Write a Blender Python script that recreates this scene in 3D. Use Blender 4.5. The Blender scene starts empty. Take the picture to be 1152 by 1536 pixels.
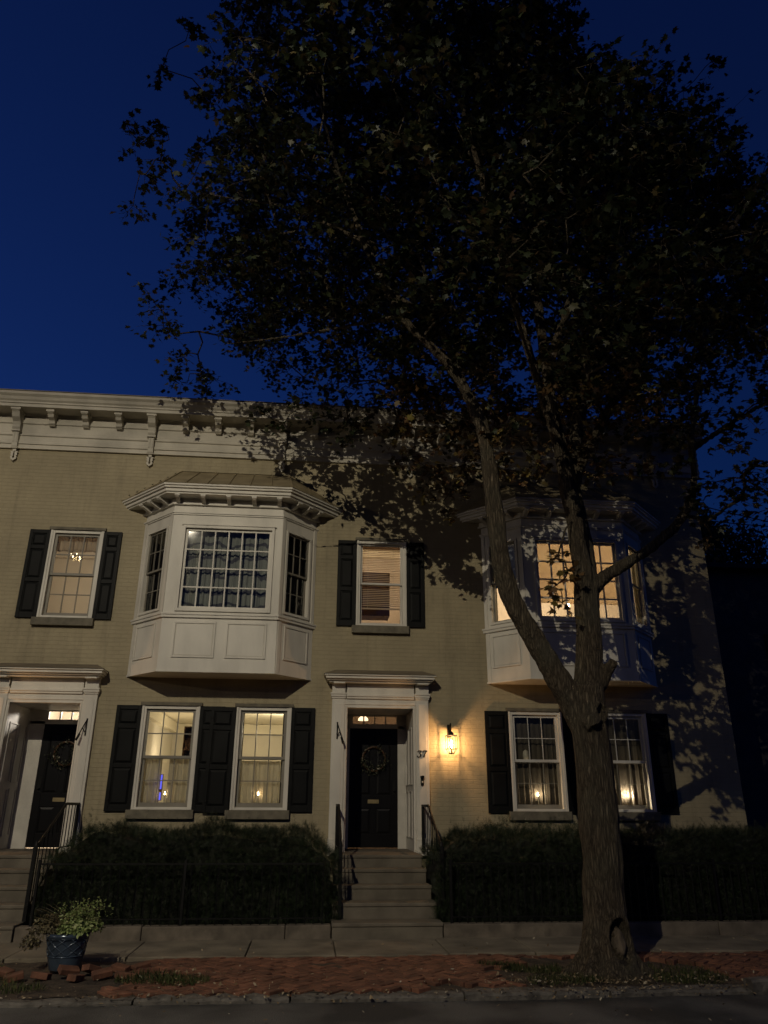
import bpy, math, random
import numpy as np
from mathutils import Vector, Matrix, noise as mnoise
random.seed(7)
rng = np.random.default_rng(11)
sc = bpy.context.scene
COL = sc.collection
R = math.radians

# ------------------------------------------------------------------ materials
def _nodes(name):
    m = bpy.data.materials.new(name); m.use_nodes = True
    nt = m.node_tree; nt.nodes.clear()
    out = nt.nodes.new('ShaderNodeOutputMaterial')
    return m, nt, out

def mat(name, col, rough=.6, var=.15, scale=3., bump=.0, bscale=40., metal=0., col2=None, spec=.5, stretch=(1, 1, 1), island=0., cut=(.35, .65)):
    m, nt, out = _nodes(name)
    N, L = nt.nodes, nt.links
    p = N.new('ShaderNodeBsdfPrincipled'); L.new(p.outputs[0], out.inputs[0])
    p.inputs['Roughness'].default_value = rough; p.inputs['Metallic'].default_value = metal
    p.inputs['Specular IOR Level'].default_value = spec
    tc = N.new('ShaderNodeTexCoord'); mp = N.new('ShaderNodeMapping'); L.new(tc.outputs['Object'], mp.inputs[0])
    mp.inputs['Scale'].default_value = stretch
    nz = N.new('ShaderNodeTexNoise'); nz.inputs['Scale'].default_value = scale; nz.inputs['Detail'].default_value = 6
    L.new(mp.outputs[0], nz.inputs['Vector'])
    mr = N.new('ShaderNodeMapRange'); L.new(nz.outputs[0], mr.inputs[0])
    mr.inputs[1].default_value = cut[0]; mr.inputs[2].default_value = cut[1]
    mx = N.new('ShaderNodeMix'); mx.data_type = 'RGBA'; L.new(mr.outputs[0], mx.inputs[0])
    c2 = col2 if col2 else tuple(c * (1 + var) for c in col)
    c1 = col if col2 else tuple(c * (1 - var) for c in col)
    mx.inputs[6].default_value = (*c1, 1); mx.inputs[7].default_value = (*c2, 1)
    last = mx.outputs[2]
    if island:
        g = N.new('ShaderNodeNewGeometry'); hv = N.new('ShaderNodeHueSaturation')
        r2 = N.new('ShaderNodeMapRange'); L.new(g.outputs['Random Per Island'], r2.inputs[0])
        r2.inputs[3].default_value = 1 - island; r2.inputs[4].default_value = 1 + island
        L.new(r2.outputs[0], hv.inputs['Value']); L.new(last, hv.inputs['Color']); last = hv.outputs[0]
    L.new(last, p.inputs['Base Color'])
    if bump:
        n2 = N.new('ShaderNodeTexNoise'); n2.inputs['Scale'].default_value = bscale; n2.inputs['Detail'].default_value = 5
        L.new(mp.outputs[0], n2.inputs['Vector'])
        b = N.new('ShaderNodeBump'); b.inputs['Strength'].default_value = 1; b.inputs['Distance'].default_value = bump
        L.new(n2.outputs[0], b.inputs['Height']); L.new(b.outputs[0], p.inputs['Normal'])
    return m

def mat_brickwall(name, col, dark=.93):
    m, nt, out = _nodes(name); N, L = nt.nodes, nt.links
    p = N.new('ShaderNodeBsdfPrincipled'); L.new(p.outputs[0], out.inputs[0]); p.inputs['Roughness'].default_value = .62
    p.inputs['Specular IOR Level'].default_value = .35
    tc = N.new('ShaderNodeTexCoord'); sp = N.new('ShaderNodeSeparateXYZ'); L.new(tc.outputs['Object'], sp.inputs[0])
    cm = N.new('ShaderNodeCombineXYZ')
    ad = N.new('ShaderNodeMath'); ad.operation = 'ADD'; L.new(sp.outputs[0], ad.inputs[0]); L.new(sp.outputs[1], ad.inputs[1])
    L.new(ad.outputs[0], cm.inputs[0]); L.new(sp.outputs[2], cm.inputs[1])
    wn = N.new('ShaderNodeTexNoise'); wn.inputs['Scale'].default_value = 4; L.new(tc.outputs['Object'], wn.inputs['Vector'])
    wm = N.new('ShaderNodeVectorMath'); wm.operation = 'SCALE'; wm.inputs['Scale'].default_value = .022; L.new(wn.outputs['Color'], wm.inputs[0])
    wa = N.new('ShaderNodeVectorMath'); L.new(cm.outputs[0], wa.inputs[0]); L.new(wm.outputs[0], wa.inputs[1])
    br = N.new('ShaderNodeTexBrick'); L.new(wa.outputs[0], br.inputs['Vector'])
    br.inputs['Scale'].default_value = 1; br.inputs['Brick Width'].default_value = .21; br.inputs['Row Height'].default_value = .072
    br.inputs['Mortar Size'].default_value = .006; br.inputs['Mortar Smooth'].default_value = .5
    br.inputs['Color1'].default_value = (1, 1, 1, 1); br.inputs['Color2'].default_value = (.97, .97, .97, 1); br.inputs['Mortar'].default_value = (dark, dark, dark, 1)
    nz = N.new('ShaderNodeTexNoise'); nz.inputs['Scale'].default_value = 1.1; nz.inputs['Detail'].default_value = 8; nz.inputs['Roughness'].default_value = .65
    L.new(tc.outputs['Object'], nz.inputs['Vector'])
    mr = N.new('ShaderNodeMapRange'); L.new(nz.outputs[0], mr.inputs[0]); mr.inputs[1].default_value = .3; mr.inputs[2].default_value = .7
    mx = N.new('ShaderNodeMix'); mx.data_type = 'RGBA'; L.new(mr.outputs[0], mx.inputs[0])
    mx.inputs[6].default_value = (*[c * .78 for c in col], 1); mx.inputs[7].default_value = (*[c * 1.08 for c in col], 1)
    ml = N.new('ShaderNodeMix'); ml.data_type = 'RGBA'; ml.blend_type = 'MULTIPLY'; ml.inputs[0].default_value = 1
    L.new(mx.outputs[2], ml.inputs[6]); L.new(br.outputs['Color'], ml.inputs[7]); L.new(ml.outputs[2], p.inputs['Base Color'])
    sm_ = N.new('ShaderNodeMapping'); sm_.inputs['Scale'].default_value = (2.6, 2.6, .28); L.new(tc.outputs['Object'], sm_.inputs[0])
    sn = N.new('ShaderNodeTexNoise'); sn.inputs['Scale'].default_value = 1.3; sn.inputs['Detail'].default_value = 7; sn.inputs['Roughness'].default_value = .7; L.new(sm_.outputs[0], sn.inputs['Vector'])
    sr = N.new('ShaderNodeMapRange'); L.new(sn.outputs[0], sr.inputs[0]); sr.inputs[1].default_value = .52; sr.inputs[2].default_value = .75; sr.inputs[3].default_value = 1; sr.inputs[4].default_value = .68
    mm = N.new('ShaderNodeMix'); mm.data_type = 'RGBA'; mm.blend_type = 'MULTIPLY'; mm.inputs[0].default_value = 1; L.new(ml.outputs[2], mm.inputs[6]); L.new(sr.outputs[0], mm.inputs[7]); L.new(mm.outputs[2], p.inputs['Base Color'])
    n3 = N.new('ShaderNodeTexNoise'); n3.inputs['Scale'].default_value = 30; n3.inputs['Detail'].default_value = 4; L.new(tc.outputs['Object'], n3.inputs['Vector'])
    n4 = N.new('ShaderNodeTexNoise'); n4.inputs['Scale'].default_value = 5; L.new(cm.outputs[0], n4.inputs['Vector'])
    s1 = N.new('ShaderNodeMath'); s1.operation = 'MULTIPLY_ADD'; L.new(br.outputs['Fac'], s1.inputs[0]); s1.inputs[1].default_value = -1.0; L.new(n3.outputs[0], s1.inputs[2])
    s2 = N.new('ShaderNodeMath'); s2.operation = 'MULTIPLY_ADD'; L.new(n4.outputs[0], s2.inputs[0]); s2.inputs[1].default_value = 1.5; L.new(s1.outputs[0], s2.inputs[2])
    b = N.new('ShaderNodeBump'); b.inputs['Distance'].default_value = .0032; b.inputs['Strength'].default_value = .85
    L.new(s2.outputs[0], b.inputs['Height']); L.new(b.outputs[0], p.inputs['Normal'])
    return m

def mat_emit(name, col, s):
    m, nt, out = _nodes(name)
    e = nt.nodes.new('ShaderNodeEmission'); e.inputs[0].default_value = (*col, 1); e.inputs[1].default_value = s
    nt.links.new(e.outputs[0], out.inputs[0]); return m

def mat_bulb(name, col, s):       # glowing clear bulb: lets its own lamp's light out
    m, nt, out = _nodes(name)
    e = nt.nodes.new('ShaderNodeEmission'); e.inputs[0].default_value = (*col, 1); e.inputs[1].default_value = s
    t = nt.nodes.new('ShaderNodeBsdfTransparent'); a = nt.nodes.new('ShaderNodeAddShader')
    nt.links.new(e.outputs[0], a.inputs[0]); nt.links.new(t.outputs[0], a.inputs[1]); nt.links.new(a.outputs[0], out.inputs[0]); return m

def mat_glass(name, tint=(1, 1, 1), extra=.0, wob=.0):
    m, nt, out = _nodes(name); N, L = nt.nodes, nt.links
    t = N.new('ShaderNodeBsdfTransparent'); t.inputs[0].default_value = (*tint, 1)
    g = N.new('ShaderNodeBsdfGlossy'); g.inputs['Roughness'].default_value = .03
    f = N.new('ShaderNodeFresnel'); f.inputs[0].default_value = 1.5
    a = N.new('ShaderNodeMath'); a.inputs[1].default_value = extra; L.new(f.outputs[0], a.inputs[0])
    x = N.new('ShaderNodeMixShader'); L.new(a.outputs[0], x.inputs[0]); L.new(t.outputs[0], x.inputs[1]); L.new(g.outputs[0], x.inputs[2])
    L.new(x.outputs[0], out.inputs[0])
    if wob:
        tc = N.new('ShaderNodeTexCoord'); nz = N.new('ShaderNodeTexNoise'); nz.inputs['Scale'].default_value = 2.5; L.new(tc.outputs['Object'], nz.inputs['Vector'])
        b = N.new('ShaderNodeBump'); b.inputs['Distance'].default_value = wob; L.new(nz.outputs[0], b.inputs['Height']); L.new(b.outputs[0], g.inputs['Normal'])
    return m

def mat_cloth(name, col, trans=.5, pattern=None, opacity=1.):
    m, nt, out = _nodes(name); N, L = nt.nodes, nt.links
    d = N.new('ShaderNodeBsdfDiffuse'); t = N.new('ShaderNodeBsdfTranslucent'); x = N.new('ShaderNodeMixShader'); x.inputs[0].default_value = trans
    L.new(d.outputs[0], x.inputs[1]); L.new(t.outputs[0], x.inputs[2]); L.new(x.outputs[0], out.inputs[0])
    tc = N.new('ShaderNodeTexCoord'); nz = N.new('ShaderNodeTexNoise'); nz.inputs['Scale'].default_value = 60; L.new(tc.outputs['Object'], nz.inputs['Vector'])
    mx = N.new('ShaderNodeMix'); mx.data_type = 'RGBA'; L.new(nz.outputs[0], mx.inputs[0])
    mx.inputs[6].default_value = (*[c * .85 for c in col], 1); mx.inputs[7].default_value = (*[min(1, c * 1.12) for c in col], 1)
    last = mx.outputs[2]
    if pattern:   # climbing branch pattern printed on the cloth
        w = N.new('ShaderNodeTexWave'); w.wave_type = 'BANDS'; w.bands_direction = 'Z'; w.inputs['Scale'].default_value = 1.05
        w.inputs['Distortion'].default_value = 7; w.inputs['Detail'].default_value = 3; w.inputs['Detail Scale'].default_value = 1.6
        L.new(tc.outputs['Object'], w.inputs['Vector'])
        r = N.new('ShaderNodeMapRange'); L.new(w.outputs['Fac'], r.inputs[0]); r.inputs[1].default_value = .86; r.inputs[2].default_value = .93
        m2 = N.new('ShaderNodeMix'); m2.data_type = 'RGBA'; L.new(r.outputs[0], m2.inputs[0]); L.new(last, m2.inputs[6]); m2.inputs[7].default_value = (*pattern, 1)
        last = m2.outputs[2]
    L.new(last, d.inputs[0]); L.new(last, t.inputs[0])
    if opacity < 1:
        tr = N.new('ShaderNodeBsdfTransparent'); y = N.new('ShaderNodeMixShader'); y.inputs[0].default_value = opacity
        L.new(tr.outputs[0], y.inputs[1]); L.new(x.outputs[0], y.inputs[2]); L.new(y.outputs[0], out.inputs[0])
    return m

def mat_leaf(name, stops, rough=.5, trans=.25):
    m, nt, out = _nodes(name); N, L = nt.nodes, nt.links
    g = N.new('ShaderNodeNewGeometry'); cr = N.new('ShaderNodeValToRGB'); L.new(g.outputs['Random Per Island'], cr.inputs[0])
    el = cr.color_ramp.elements
    el[0].position = stops[0][0]; el[0].color = (*stops[0][1], 1)
    el[1].position = stops[-1][0]; el[1].color = (*stops[-1][1], 1)
    for pos, c in stops[1:-1]:
        e = el.new(pos); e.color = (*c, 1)
    p = N.new('ShaderNodeBsdfPrincipled'); p.inputs['Roughness'].default_value = rough; p.inputs['Specular IOR Level'].default_value = .35
    t = N.new('ShaderNodeBsdfTranslucent'); x = N.new('ShaderNodeMixShader'); x.inputs[0].default_value = trans
    tc = N.new('ShaderNodeTexCoord'); nz = N.new('ShaderNodeTexNoise'); nz.inputs['Scale'].default_value = 1.1; nz.inputs['Detail'].default_value = 3; L.new(tc.outputs['Object'], nz.inputs['Vector'])
    mr = N.new('ShaderNodeMapRange'); L.new(nz.outputs[0], mr.inputs[0]); mr.inputs[1].default_value = .3; mr.inputs[2].default_value = .7; mr.inputs[3].default_value = .6; mr.inputs[4].default_value = 1.4
    hv = N.new('ShaderNodeHueSaturation'); L.new(cr.outputs[0], hv.inputs['Color']); L.new(mr.outputs[0], hv.inputs['Value'])
    L.new(hv.outputs[0], p.inputs['Base Color']); L.new(hv.outputs[0], t.inputs[0])
    L.new(p.outputs[0], x.inputs[1]); L.new(t.outputs[0], x.inputs[2]); L.new(x.outputs[0], out.inputs[0])
    return m

def mat_bark(name):
    m, nt, out = _nodes(name); N, L = nt.nodes, nt.links
    p = N.new('ShaderNodeBsdfPrincipled'); L.new(p.outputs[0], out.inputs[0]); p.inputs['Roughness'].default_value = .85; p.inputs['Specular IOR Level'].default_value = .25
    tc = N.new('ShaderNodeTexCoord'); mp = N.new('ShaderNodeMapping'); mp.inputs['Scale'].default_value = (1, 1, .16); L.new(tc.outputs['Object'], mp.inputs[0])
    n1 = N.new('ShaderNodeTexNoise'); n1.inputs['Scale'].default_value = 26; n1.inputs['Detail'].default_value = 8; n1.inputs['Roughness'].default_value = .7; n1.inputs['Distortion'].default_value = .6; L.new(mp.outputs[0], n1.inputs['Vector'])
    v = N.new('ShaderNodeTexVoronoi'); v.feature = 'DISTANCE_TO_EDGE'; v.inputs['Scale'].default_value = 30
    va = N.new('ShaderNodeVectorMath'); vs = N.new('ShaderNodeVectorMath'); vs.operation = 'SCALE'; vs.inputs['Scale'].default_value = .06
    L.new(n1.outputs['Color'], vs.inputs[0]); L.new(mp.outputs[0], va.inputs[0]); L.new(vs.outputs[0], va.inputs[1]); L.new(va.outputs[0], v.inputs['Vector'])
    mr = N.new('ShaderNodeMapRange'); L.new(v.outputs[0], mr.inputs[0]); mr.inputs[1].default_value = 0; mr.inputs[2].default_value = .35
    s = N.new('ShaderNodeMath'); s.operation = 'MULTIPLY_ADD'; L.new(mr.outputs[0], s.inputs[0]); s.inputs[1].default_value = .8; L.new(n1.outputs[0], s.inputs[2])
    b = N.new('ShaderNodeBump'); b.inputs['Distance'].default_value = .045; L.new(s.outputs[0], b.inputs['Height']); L.new(b.outputs[0], p.inputs['Normal'])
    cr = N.new('ShaderNodeValToRGB'); L.new(s.outputs[0], cr.inputs[0])
    cr.color_ramp.elements[0].position = .4; cr.color_ramp.elements[0].color = (.04, .03, .02, 1)
    cr.color_ramp.elements[1].position = 1.0; cr.color_ramp.elements[1].color = (.17, .135, .09, 1)
    n5 = N.new('ShaderNodeTexNoise'); n5.inputs['Scale'].default_value = 2.2; n5.inputs['Detail'].default_value = 5; L.new(tc.outputs['Object'], n5.inputs['Vector'])
    mr5 = N.new('ShaderNodeMapRange'); L.new(n5.outputs[0], mr5.inputs[0]); mr5.inputs[1].default_value = .45; mr5.inputs[2].default_value = .75; mr5.inputs[4].default_value = .5
    mx = N.new('ShaderNodeMix'); mx.data_type = 'RGBA'; L.new(mr5.outputs[0], mx.inputs[0]); L.new(cr.outputs[0], mx.inputs[6]); mx.inputs[7].default_value = (.14, .14, .1, 1)
    L.new(mx.outputs[2], p.inputs['Base Color'])
    return m

TAN = (.365, .312, .197)
M = dict(
    wall=mat_brickwall('painted_brick', TAN),
    sidewall=mat_brickwall('side_brick', (.3, .22, .16)),
    white=mat('white_paint', (.6, .575, .51), .5, .13, 2.6, .0025, 22, stretch=(1, 1, .35), cut=(.3, .6)),
    white2=mat('old_white_paint', (.55, .53, .48), .5, .12, 3, .003, 18),
    cream=mat('cornice_paint', (.47, .44, .37), .6, .2, 1.6, .004, 14, cut=(.3, .6)),
    black=mat('shutter_black', (.006, .0065, .0065), .5, .3, 3, .0008, 30, spec=.13),
    door=mat('door_black', (.004, .004, .0045), .35, .2, 3, spec=.25),
    iron=mat('wrought_iron', (.006, .006, .006), .5, .3, 9, .0006, 80, spec=.2),
    brass=mat('dull_brass', (.3, .24, .13), .45, .2, 6, metal=.8),
    copper=mat('sheet_roof', (.3, .245, .15), .5, .2, 3, .002, 8, metal=.2),
    tin=mat('hood_roof', (.17, .14, .1), .55, .2, 3, .002, 8),
    stone=mat('brownstone', (.125, .105, .08), .8, .3, 5, .006, 25),
    sill=mat('sill_stone', (.14, .125, .09), .75, .25, 7, .004, 40),
    step=mat('step_stone', (.13, .113, .085), .8, .22, 3.5, .004, 30),
    walk=mat('concrete', (.17, .145, .105), .9, .3, 2.2, .006, 45),
    curb=mat('curb_granite', (.1, .092, .08), .85, .4, 9, .012, 30),
    asphalt=mat('asphalt', (.07, .068, .064), .85, .5, .9, .018, 90, cut=(.42, .58)),
    brick=mat('paving_brick', (.14, .06, .034), .85, .3, 8, .006, 45, island=.35),
    soil=mat('soil', (.05, .036, .024), .95, .5, 6, .03, 22),
    ground=mat('yard_earth', (.05, .045, .03), .95, .4, 2, .03, 12),
    bark=mat_bark('maple_bark'),
    wound=mat('dead_wood', (.075, .058, .04), .9, .6, 14, .02, 30, stretch=(1, 1, .2)),
    hole=mat('dark_hollow', (.012, .009, .007), .95, .3, 12, .01, 30),  # near-black tone for the wound's ring and the knot hole
    glass=mat_glass('window_glass', (.94, .95, .93), .02, .0),
    bayglass=mat_glass('bay_glass', (.93, .95, .94), .03, .0006),
    lampglass=mat_glass('lantern_glass', (.97, .95, .9), 0.),
    leaf=mat_leaf('maple_leaf', [(0, (.012, .018, .008)), (.35, (.019, .028, .011)), (.65, (.03, .038, .014)), (.85, (.04, .036, .015)), (.95, (.055, .032, .015)), (1, (.09, .085, .028))]),
    leaf_red_lit=mat_leaf('maple_leaf_autumn_lit', [(0, (.045, .045, .018)), (.3, (.09, .07, .028)), (.6, (.12, .06, .028)), (.85, (.15, .1, .034)), (1, (.25, .21, .06))]),  # red-brown autumn leaves, with lamplight raised into the colour
    leaf_dark=mat_leaf('far_leaf', [(0, (.01, .016, .007)), (1, (.03, .04, .015))]),
    yew=mat_leaf('yew_needle', [(0, (.006, .011, .005)), (.5, (.012, .022, .008)), (1, (.026, .04, .013))], .55, .1),
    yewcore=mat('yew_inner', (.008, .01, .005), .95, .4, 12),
    pansy=mat_leaf('planter_leaf', [(0, (.16, .22, .07)), (.5, (.27, .35, .13)), (.8, (.3, .36, .14)), (1, (.4, .42, .22))], .45, .3),
    pansy2=mat_leaf('planter_leaf_dark', [(0, (.05, .05, .03)), (.6, (.14, .11, .06)), (1, (.22, .2, .1))], .5, .2),
    grass=mat_leaf('grass_blade', [(0, (.03, .045, .015)), (.6, (.06, .08, .025)), (1, (.12, .11, .05))], .6, .2),
    litter=mat_leaf('dry_leaf', [(0, (.12, .08, .04)), (.5, (.26, .2, .12)), (.9, (.32, .28, .2)), (1, (.45, .42, .34))], .7, .1),
    pot=mat('glazed_pot', (.06, .085, .12), .22, .35, 4, .001, 40, metal=.35, spec=.7),
    plaster=mat('room_plaster', (.64, .6, .5), .8, .04, 1.5),
    plaster_up=mat('upper_plaster', (.6, .53, .43), .8, .04, 1.5),
    ceiling=mat('room_ceiling', (.78, .72, .55), .85, .03, 1.5),
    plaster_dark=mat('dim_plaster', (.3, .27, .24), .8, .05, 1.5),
    sheer=mat_cloth('sheer_curtain', (.6, .56, .46), .45, None, .84),
    blindcloth=mat_cloth('roller_shade', (.75, .65, .5), .6),
    valance=mat_cloth('valance_cloth', (.6, .52, .42), .5),
    drape=mat_cloth('dark_drape', (.06, .05, .045), .15),
    blue_drape=mat_cloth('patterned_drape', (.29, .3, .27), .15, (.11, .11, .12)),
    slat=mat_cloth('blind_slat', (.72, .58, .45), .35),
    wood=mat('dark_wood', (.08, .04, .022), .5, .25, 6, stretch=(1, 1, .3)),
    bulb=mat_bulb('bulb', (1, .66, .3), 45), candle_e=mat_bulb('candle_bulb', (1, .7, .36), 25),
    dimbulb=mat_bulb('small_bulb', (1, .8, .5), 3.5),
    greyshade=mat_cloth('grey_shade', (.3, .32, .36), .12),
    lampshade=mat_emit('shade_glow', (1, .72, .42), 2.2), blue_e=mat_emit('screen_glow', (.16, .16, 1), 1.1),
    street_e=mat_emit('street_bulb', (1, .86, .62), 900),
    steel=mat('lamp_steel', (.25, .25, .25), .5, .15, 3, metal=.6),
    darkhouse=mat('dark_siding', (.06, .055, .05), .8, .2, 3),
    darkroof=mat('dark_shingle', (.03, .03, .03), .9, .2, 5),
    wreath=mat_leaf('wreath_leaf', [(0, (.01, .014, .007)), (.6, (.035, .04, .02)), (.9, (.08, .08, .055)), (1, (.4, .38, .3))], .6, .1),
    plate=mat('pale_plate', (.5, .46, .38), .5, .1, 5),
    sashgrey=mat('dulled_sash', (.2, .185, .15), .5, .1, 3),  # white sash greyed to stand for backlight and dulling storm glass
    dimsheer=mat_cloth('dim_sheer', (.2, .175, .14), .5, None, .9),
    wax=mat('candle_stick', (.6, .55, .42), .5, .05, 5),
)

# ------------------------------------------------------------------ builder
def wloc(p):
    v = Vector((0, 0, 0))
    while p is not None:
        v += p.location; p = p.parent
    return v

class MB:
    """collects faces; points are given as (u along, w outward, z) in a wall frame"""
    def __init__(s, o=(0, 0), ux=(1, 0)):
        s.v = []; s.f = []; s.o = o; l = math.hypot(*ux); s.u = (ux[0] / l, ux[1] / l); s.n = (s.u[1], -s.u[0])
    def P(s, u, w, z):
        return (s.o[0] + u * s.u[0] + w * s.n[0], s.o[1] + u * s.u[1] + w * s.n[1], z)
    def add(s, pts, faces):
        b = len(s.v); s.v += [s.P(*p) for p in pts]; s.f += [tuple(b + i for i in f) for f in faces]
    def box(s, u0, u1, w0, w1, z0, z1):
        s.add([(u0, w0, z0), (u1, w0, z0), (u1, w1, z0), (u0, w1, z0), (u0, w0, z1), (u1, w0, z1), (u1, w1, z1), (u0, w1, z1)],
              [(0, 1, 2, 3), (4, 7, 6, 5), (0, 4, 5, 1), (1, 5, 6, 2), (2, 6, 7, 3), (3, 7, 4, 0)])
    def frustum(s, a, b, w0, w1):      # rectangles a, b = (u0,u1,z0,z1) at depths w0, w1 (raised panel)
        p = [(a[0], w0, a[2]), (a[1], w0, a[2]), (a[1], w0, a[3]), (a[0], w0, a[3]), (b[0], w1, b[2]), (b[1], w1, b[2]), (b[1], w1, b[3]), (b[0], w1, b[3])]
        s.add(p, [(0, 3, 2, 1), (4, 5, 6, 7), (0, 1, 5, 4), (1, 2, 6, 5), (2, 3, 7, 6), (3, 0, 4, 7)])
    def quad(s, a, b, c, d): s.add([a, b, c, d], [(0, 1, 2, 3)])
    def prism(s, poly, z0, z1):        # poly in (u,w)
        n = len(poly)
        s.add([(p[0], p[1], z0) for p in poly] + [(p[0], p[1], z1) for p in poly],
              [tuple(range(n))[::-1], tuple(range(n, 2 * n))] + [(i, (i + 1) % n, n + (i + 1) % n, n + i) for i in range(n)])
    def profile(s, poly, u0, u1):      # poly in (w,z) swept along u
        n = len(poly)
        s.add([(u0, p[0], p[1]) for p in poly] + [(u1, p[0], p[1]) for p in poly],
              [tuple(range(n)), tuple(range(n, 2 * n))[::-1]] + [(i, n + i, n + (i + 1) % n, (i + 1) % n) for i in range(n)])
    def cyl(s, c, r, z0, z1, n=12, r1=None):
        r1 = r if r1 is None else r1
        a = [2 * math.pi * i / n for i in range(n)]
        s.add([(c[0] + r * math.cos(t), c[1] + r * math.sin(t), z0) for t in a] + [(c[0] + r1 * math.cos(t), c[1] + r1 * math.sin(t), z1) for t in a],
              [tuple(range(n))[::-1], tuple(range(n, 2 * n))] + [(i, (i + 1) % n, n + (i + 1) % n, n + i) for i in range(n)])
    def lathe(s, c, prof, n=24):       # prof [(r,z)]
        k = len(prof); pts = []
        for r, z in prof:
            pts += [(c[0] + r * math.cos(2 * math.pi * i / n), c[1] + r * math.sin(2 * math.pi * i / n), z) for i in range(n)]
        fs = [(j * n + i, j * n + (i + 1) % n, (j + 1) * n + (i + 1) % n, (j + 1) * n + i) for j in range(k - 1) for i in range(n)]
        fs += [tuple(range(n))[::-1], tuple(range((k - 1) * n, k * n))]
        s.add(pts, fs)
    def tube(s, path, r, n=6):
        P = [Vector(p) for p in path]; rs = r if isinstance(r, (list, tuple)) else [r] * len(P)
        pts = []; a = None
        for i, p in enumerate(P):
            d = (P[min(i + 1, len(P) - 1)] - P[max(i - 1, 0)]).normalized()
            if a is None: a = d.cross(Vector((.13, .31, .94)) if abs(d.z) < .8 else Vector((1, .1, 0)))
            a = (a - d * a.dot(d)).normalized(); b = d.cross(a)
            for k in range(n):
                t = 2 * math.pi * k / n; q = p + (a * math.cos(t) + b * math.sin(t)) * rs[i]; pts.append(tuple(q))
        m = len(P)
        fs = [(j * n + i, j * n + (i + 1) % n, (j + 1) * n + (i + 1) % n, (j + 1) * n + i) for j in range(m - 1) for i in range(n)]
        fs += [tuple(range(n))[::-1], tuple(range((m - 1) * n, m * n))]
        s.add(pts, fs)
    def build(s, name, m, parent=None, smooth=False, bevel=0.):
        off = wloc(parent)
        me = bpy.data.meshes.new(name)
        me.from_pydata([(x - off.x, y - off.y, z - off.z) for x, y, z in s.v], [], s.f)
        me.materials.append(m); me.update()
        if smooth: me.polygons.foreach_set('use_smooth', [True] * len(me.polygons))
        o = bpy.data.objects.new(name, me); COL.objects.link(o); o.parent = parent
        if bevel:
            b = o.modifiers.new('b', 'BEVEL'); b.width = bevel; b.segments = 2; b.limit_method = 'ANGLE'
        return o

def tag(o, label=None, cat=None, group=None, kind=None):
    for k, v in (('label', label), ('category', cat), ('group', group), ('kind', kind)):
        if v: o[k] = v
    return o
def empty(name, loc, label, cat, group=None):
    o = bpy.data.objects.new(name, None); o.empty_display_size = .1; o.location = loc; COL.objects.link(o)
    return tag(o, label, cat, group)
def base_loc(o, loc):
    """move a parentless mesh's origin to loc without moving it"""
    o.data.transform(Matrix.Translation(-Vector(loc))); o.location = loc; return o
def light(name, kind, loc, power, col, radius=.05, parent=None):
    l = bpy.data.lights.new(name, kind); l.energy = power; l.color = col
    l.shadow_soft_size = radius
    o = bpy.data.objects.new(name, l); COL.objects.link(o); o.location = Vector(loc) - wloc(parent); o.parent = parent
    return o

# ------------------------------------------------------------------ ground
def sheet(name, m, x0, x1, y0, y1, z, nx=1, ny=1, amp=0., f=1.2, kind='structure'):
    b = MB(); xs = np.linspace(x0, x1, nx + 1); ys = np.linspace(y0, y1, ny + 1)
    for y in ys:
        for x in xs:
            b.v.append((x, y, z + (amp * mnoise.noise(Vector((x * f, y * f, 3.1))) + amp * .5 * mnoise.noise(Vector((x * f * 4, y * f * 4, 9))) if amp else 0)))
    w = nx + 1
    for j in range(ny):
        for i in range(nx): b.f.append((j * w + i, j * w + i + 1, (j + 1) * w + i + 1, (j + 1) * w + i))
    return tag(b.build(name, m, smooth=bool(amp)), kind=kind)

sheet('ground', M['ground'], -300, 300, -300, 300, -.16)
sheet('road', M['asphalt'], -60, 60, -18, -5.28, -.075, 240, 60, .012, .5)
sheet('planting_strip_soil', M['soil'], -14, 14, -5.22, -3.3, -.032, 420, 60, .028, 1.6)
sheet('yard_soil', M['ground'], -14, 8.5, -2.2, .2, .06, 60, 10, .05, 2)
# sidewalk: concrete flags with joints, slightly uneven
b = MB(); x = -14.
while x < 14:
    w = random.choice([1.05, 1.25, 1.35, 1.6]); dz = random.uniform(-.006, .006)
    b.box(x + .012, x + w, 2.2, 3.42 + random.uniform(-.015, .015), -.13, .012 + dz); x += w
tag(b.build('sidewalk', M['walk'], bevel=.012), kind='structure')
# herringbone brick paving
def in_paving(x, y):
    e = .18 * mnoise.noise(Vector((x * 2.3, y * 2.3, 0)))
    if x < -4.9: return False
    if -4.9 <= x < -1.75 + e: return False
    d = math.hypot((x - 3.25) / 1.25, (y + 4.6) / .95)
    if d < 1 + e * 2: return False
    if 3.0 < x < 4.5 + e and y < -4.0: return False
    if 1.3 < x < 4.6 and y < -4.95 + e: return False
    return True
b = MB(); L_, W_ = .2, .1; c45 = math.cos(R(45))
for i in range(-150, 150):
    for j in range(-90, 90):
        # herringbone tiling: horizontal bricks at (2k..., k...) steps
        for kind in (0, 1):
            bx = (i * 4 + (j % 4)) * W_ if False else None
def hb():
    out = []
    for j in range(-120, 121):
        for i in range(-60, 61):
            ox = (j + 4 * i) * W_; oy = j * W_
            out.append((ox, oy, ox + 2 * W_, oy + W_)); out.append((ox - W_, oy, ox, oy + 2 * W_)) if True else None
    return out
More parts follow.
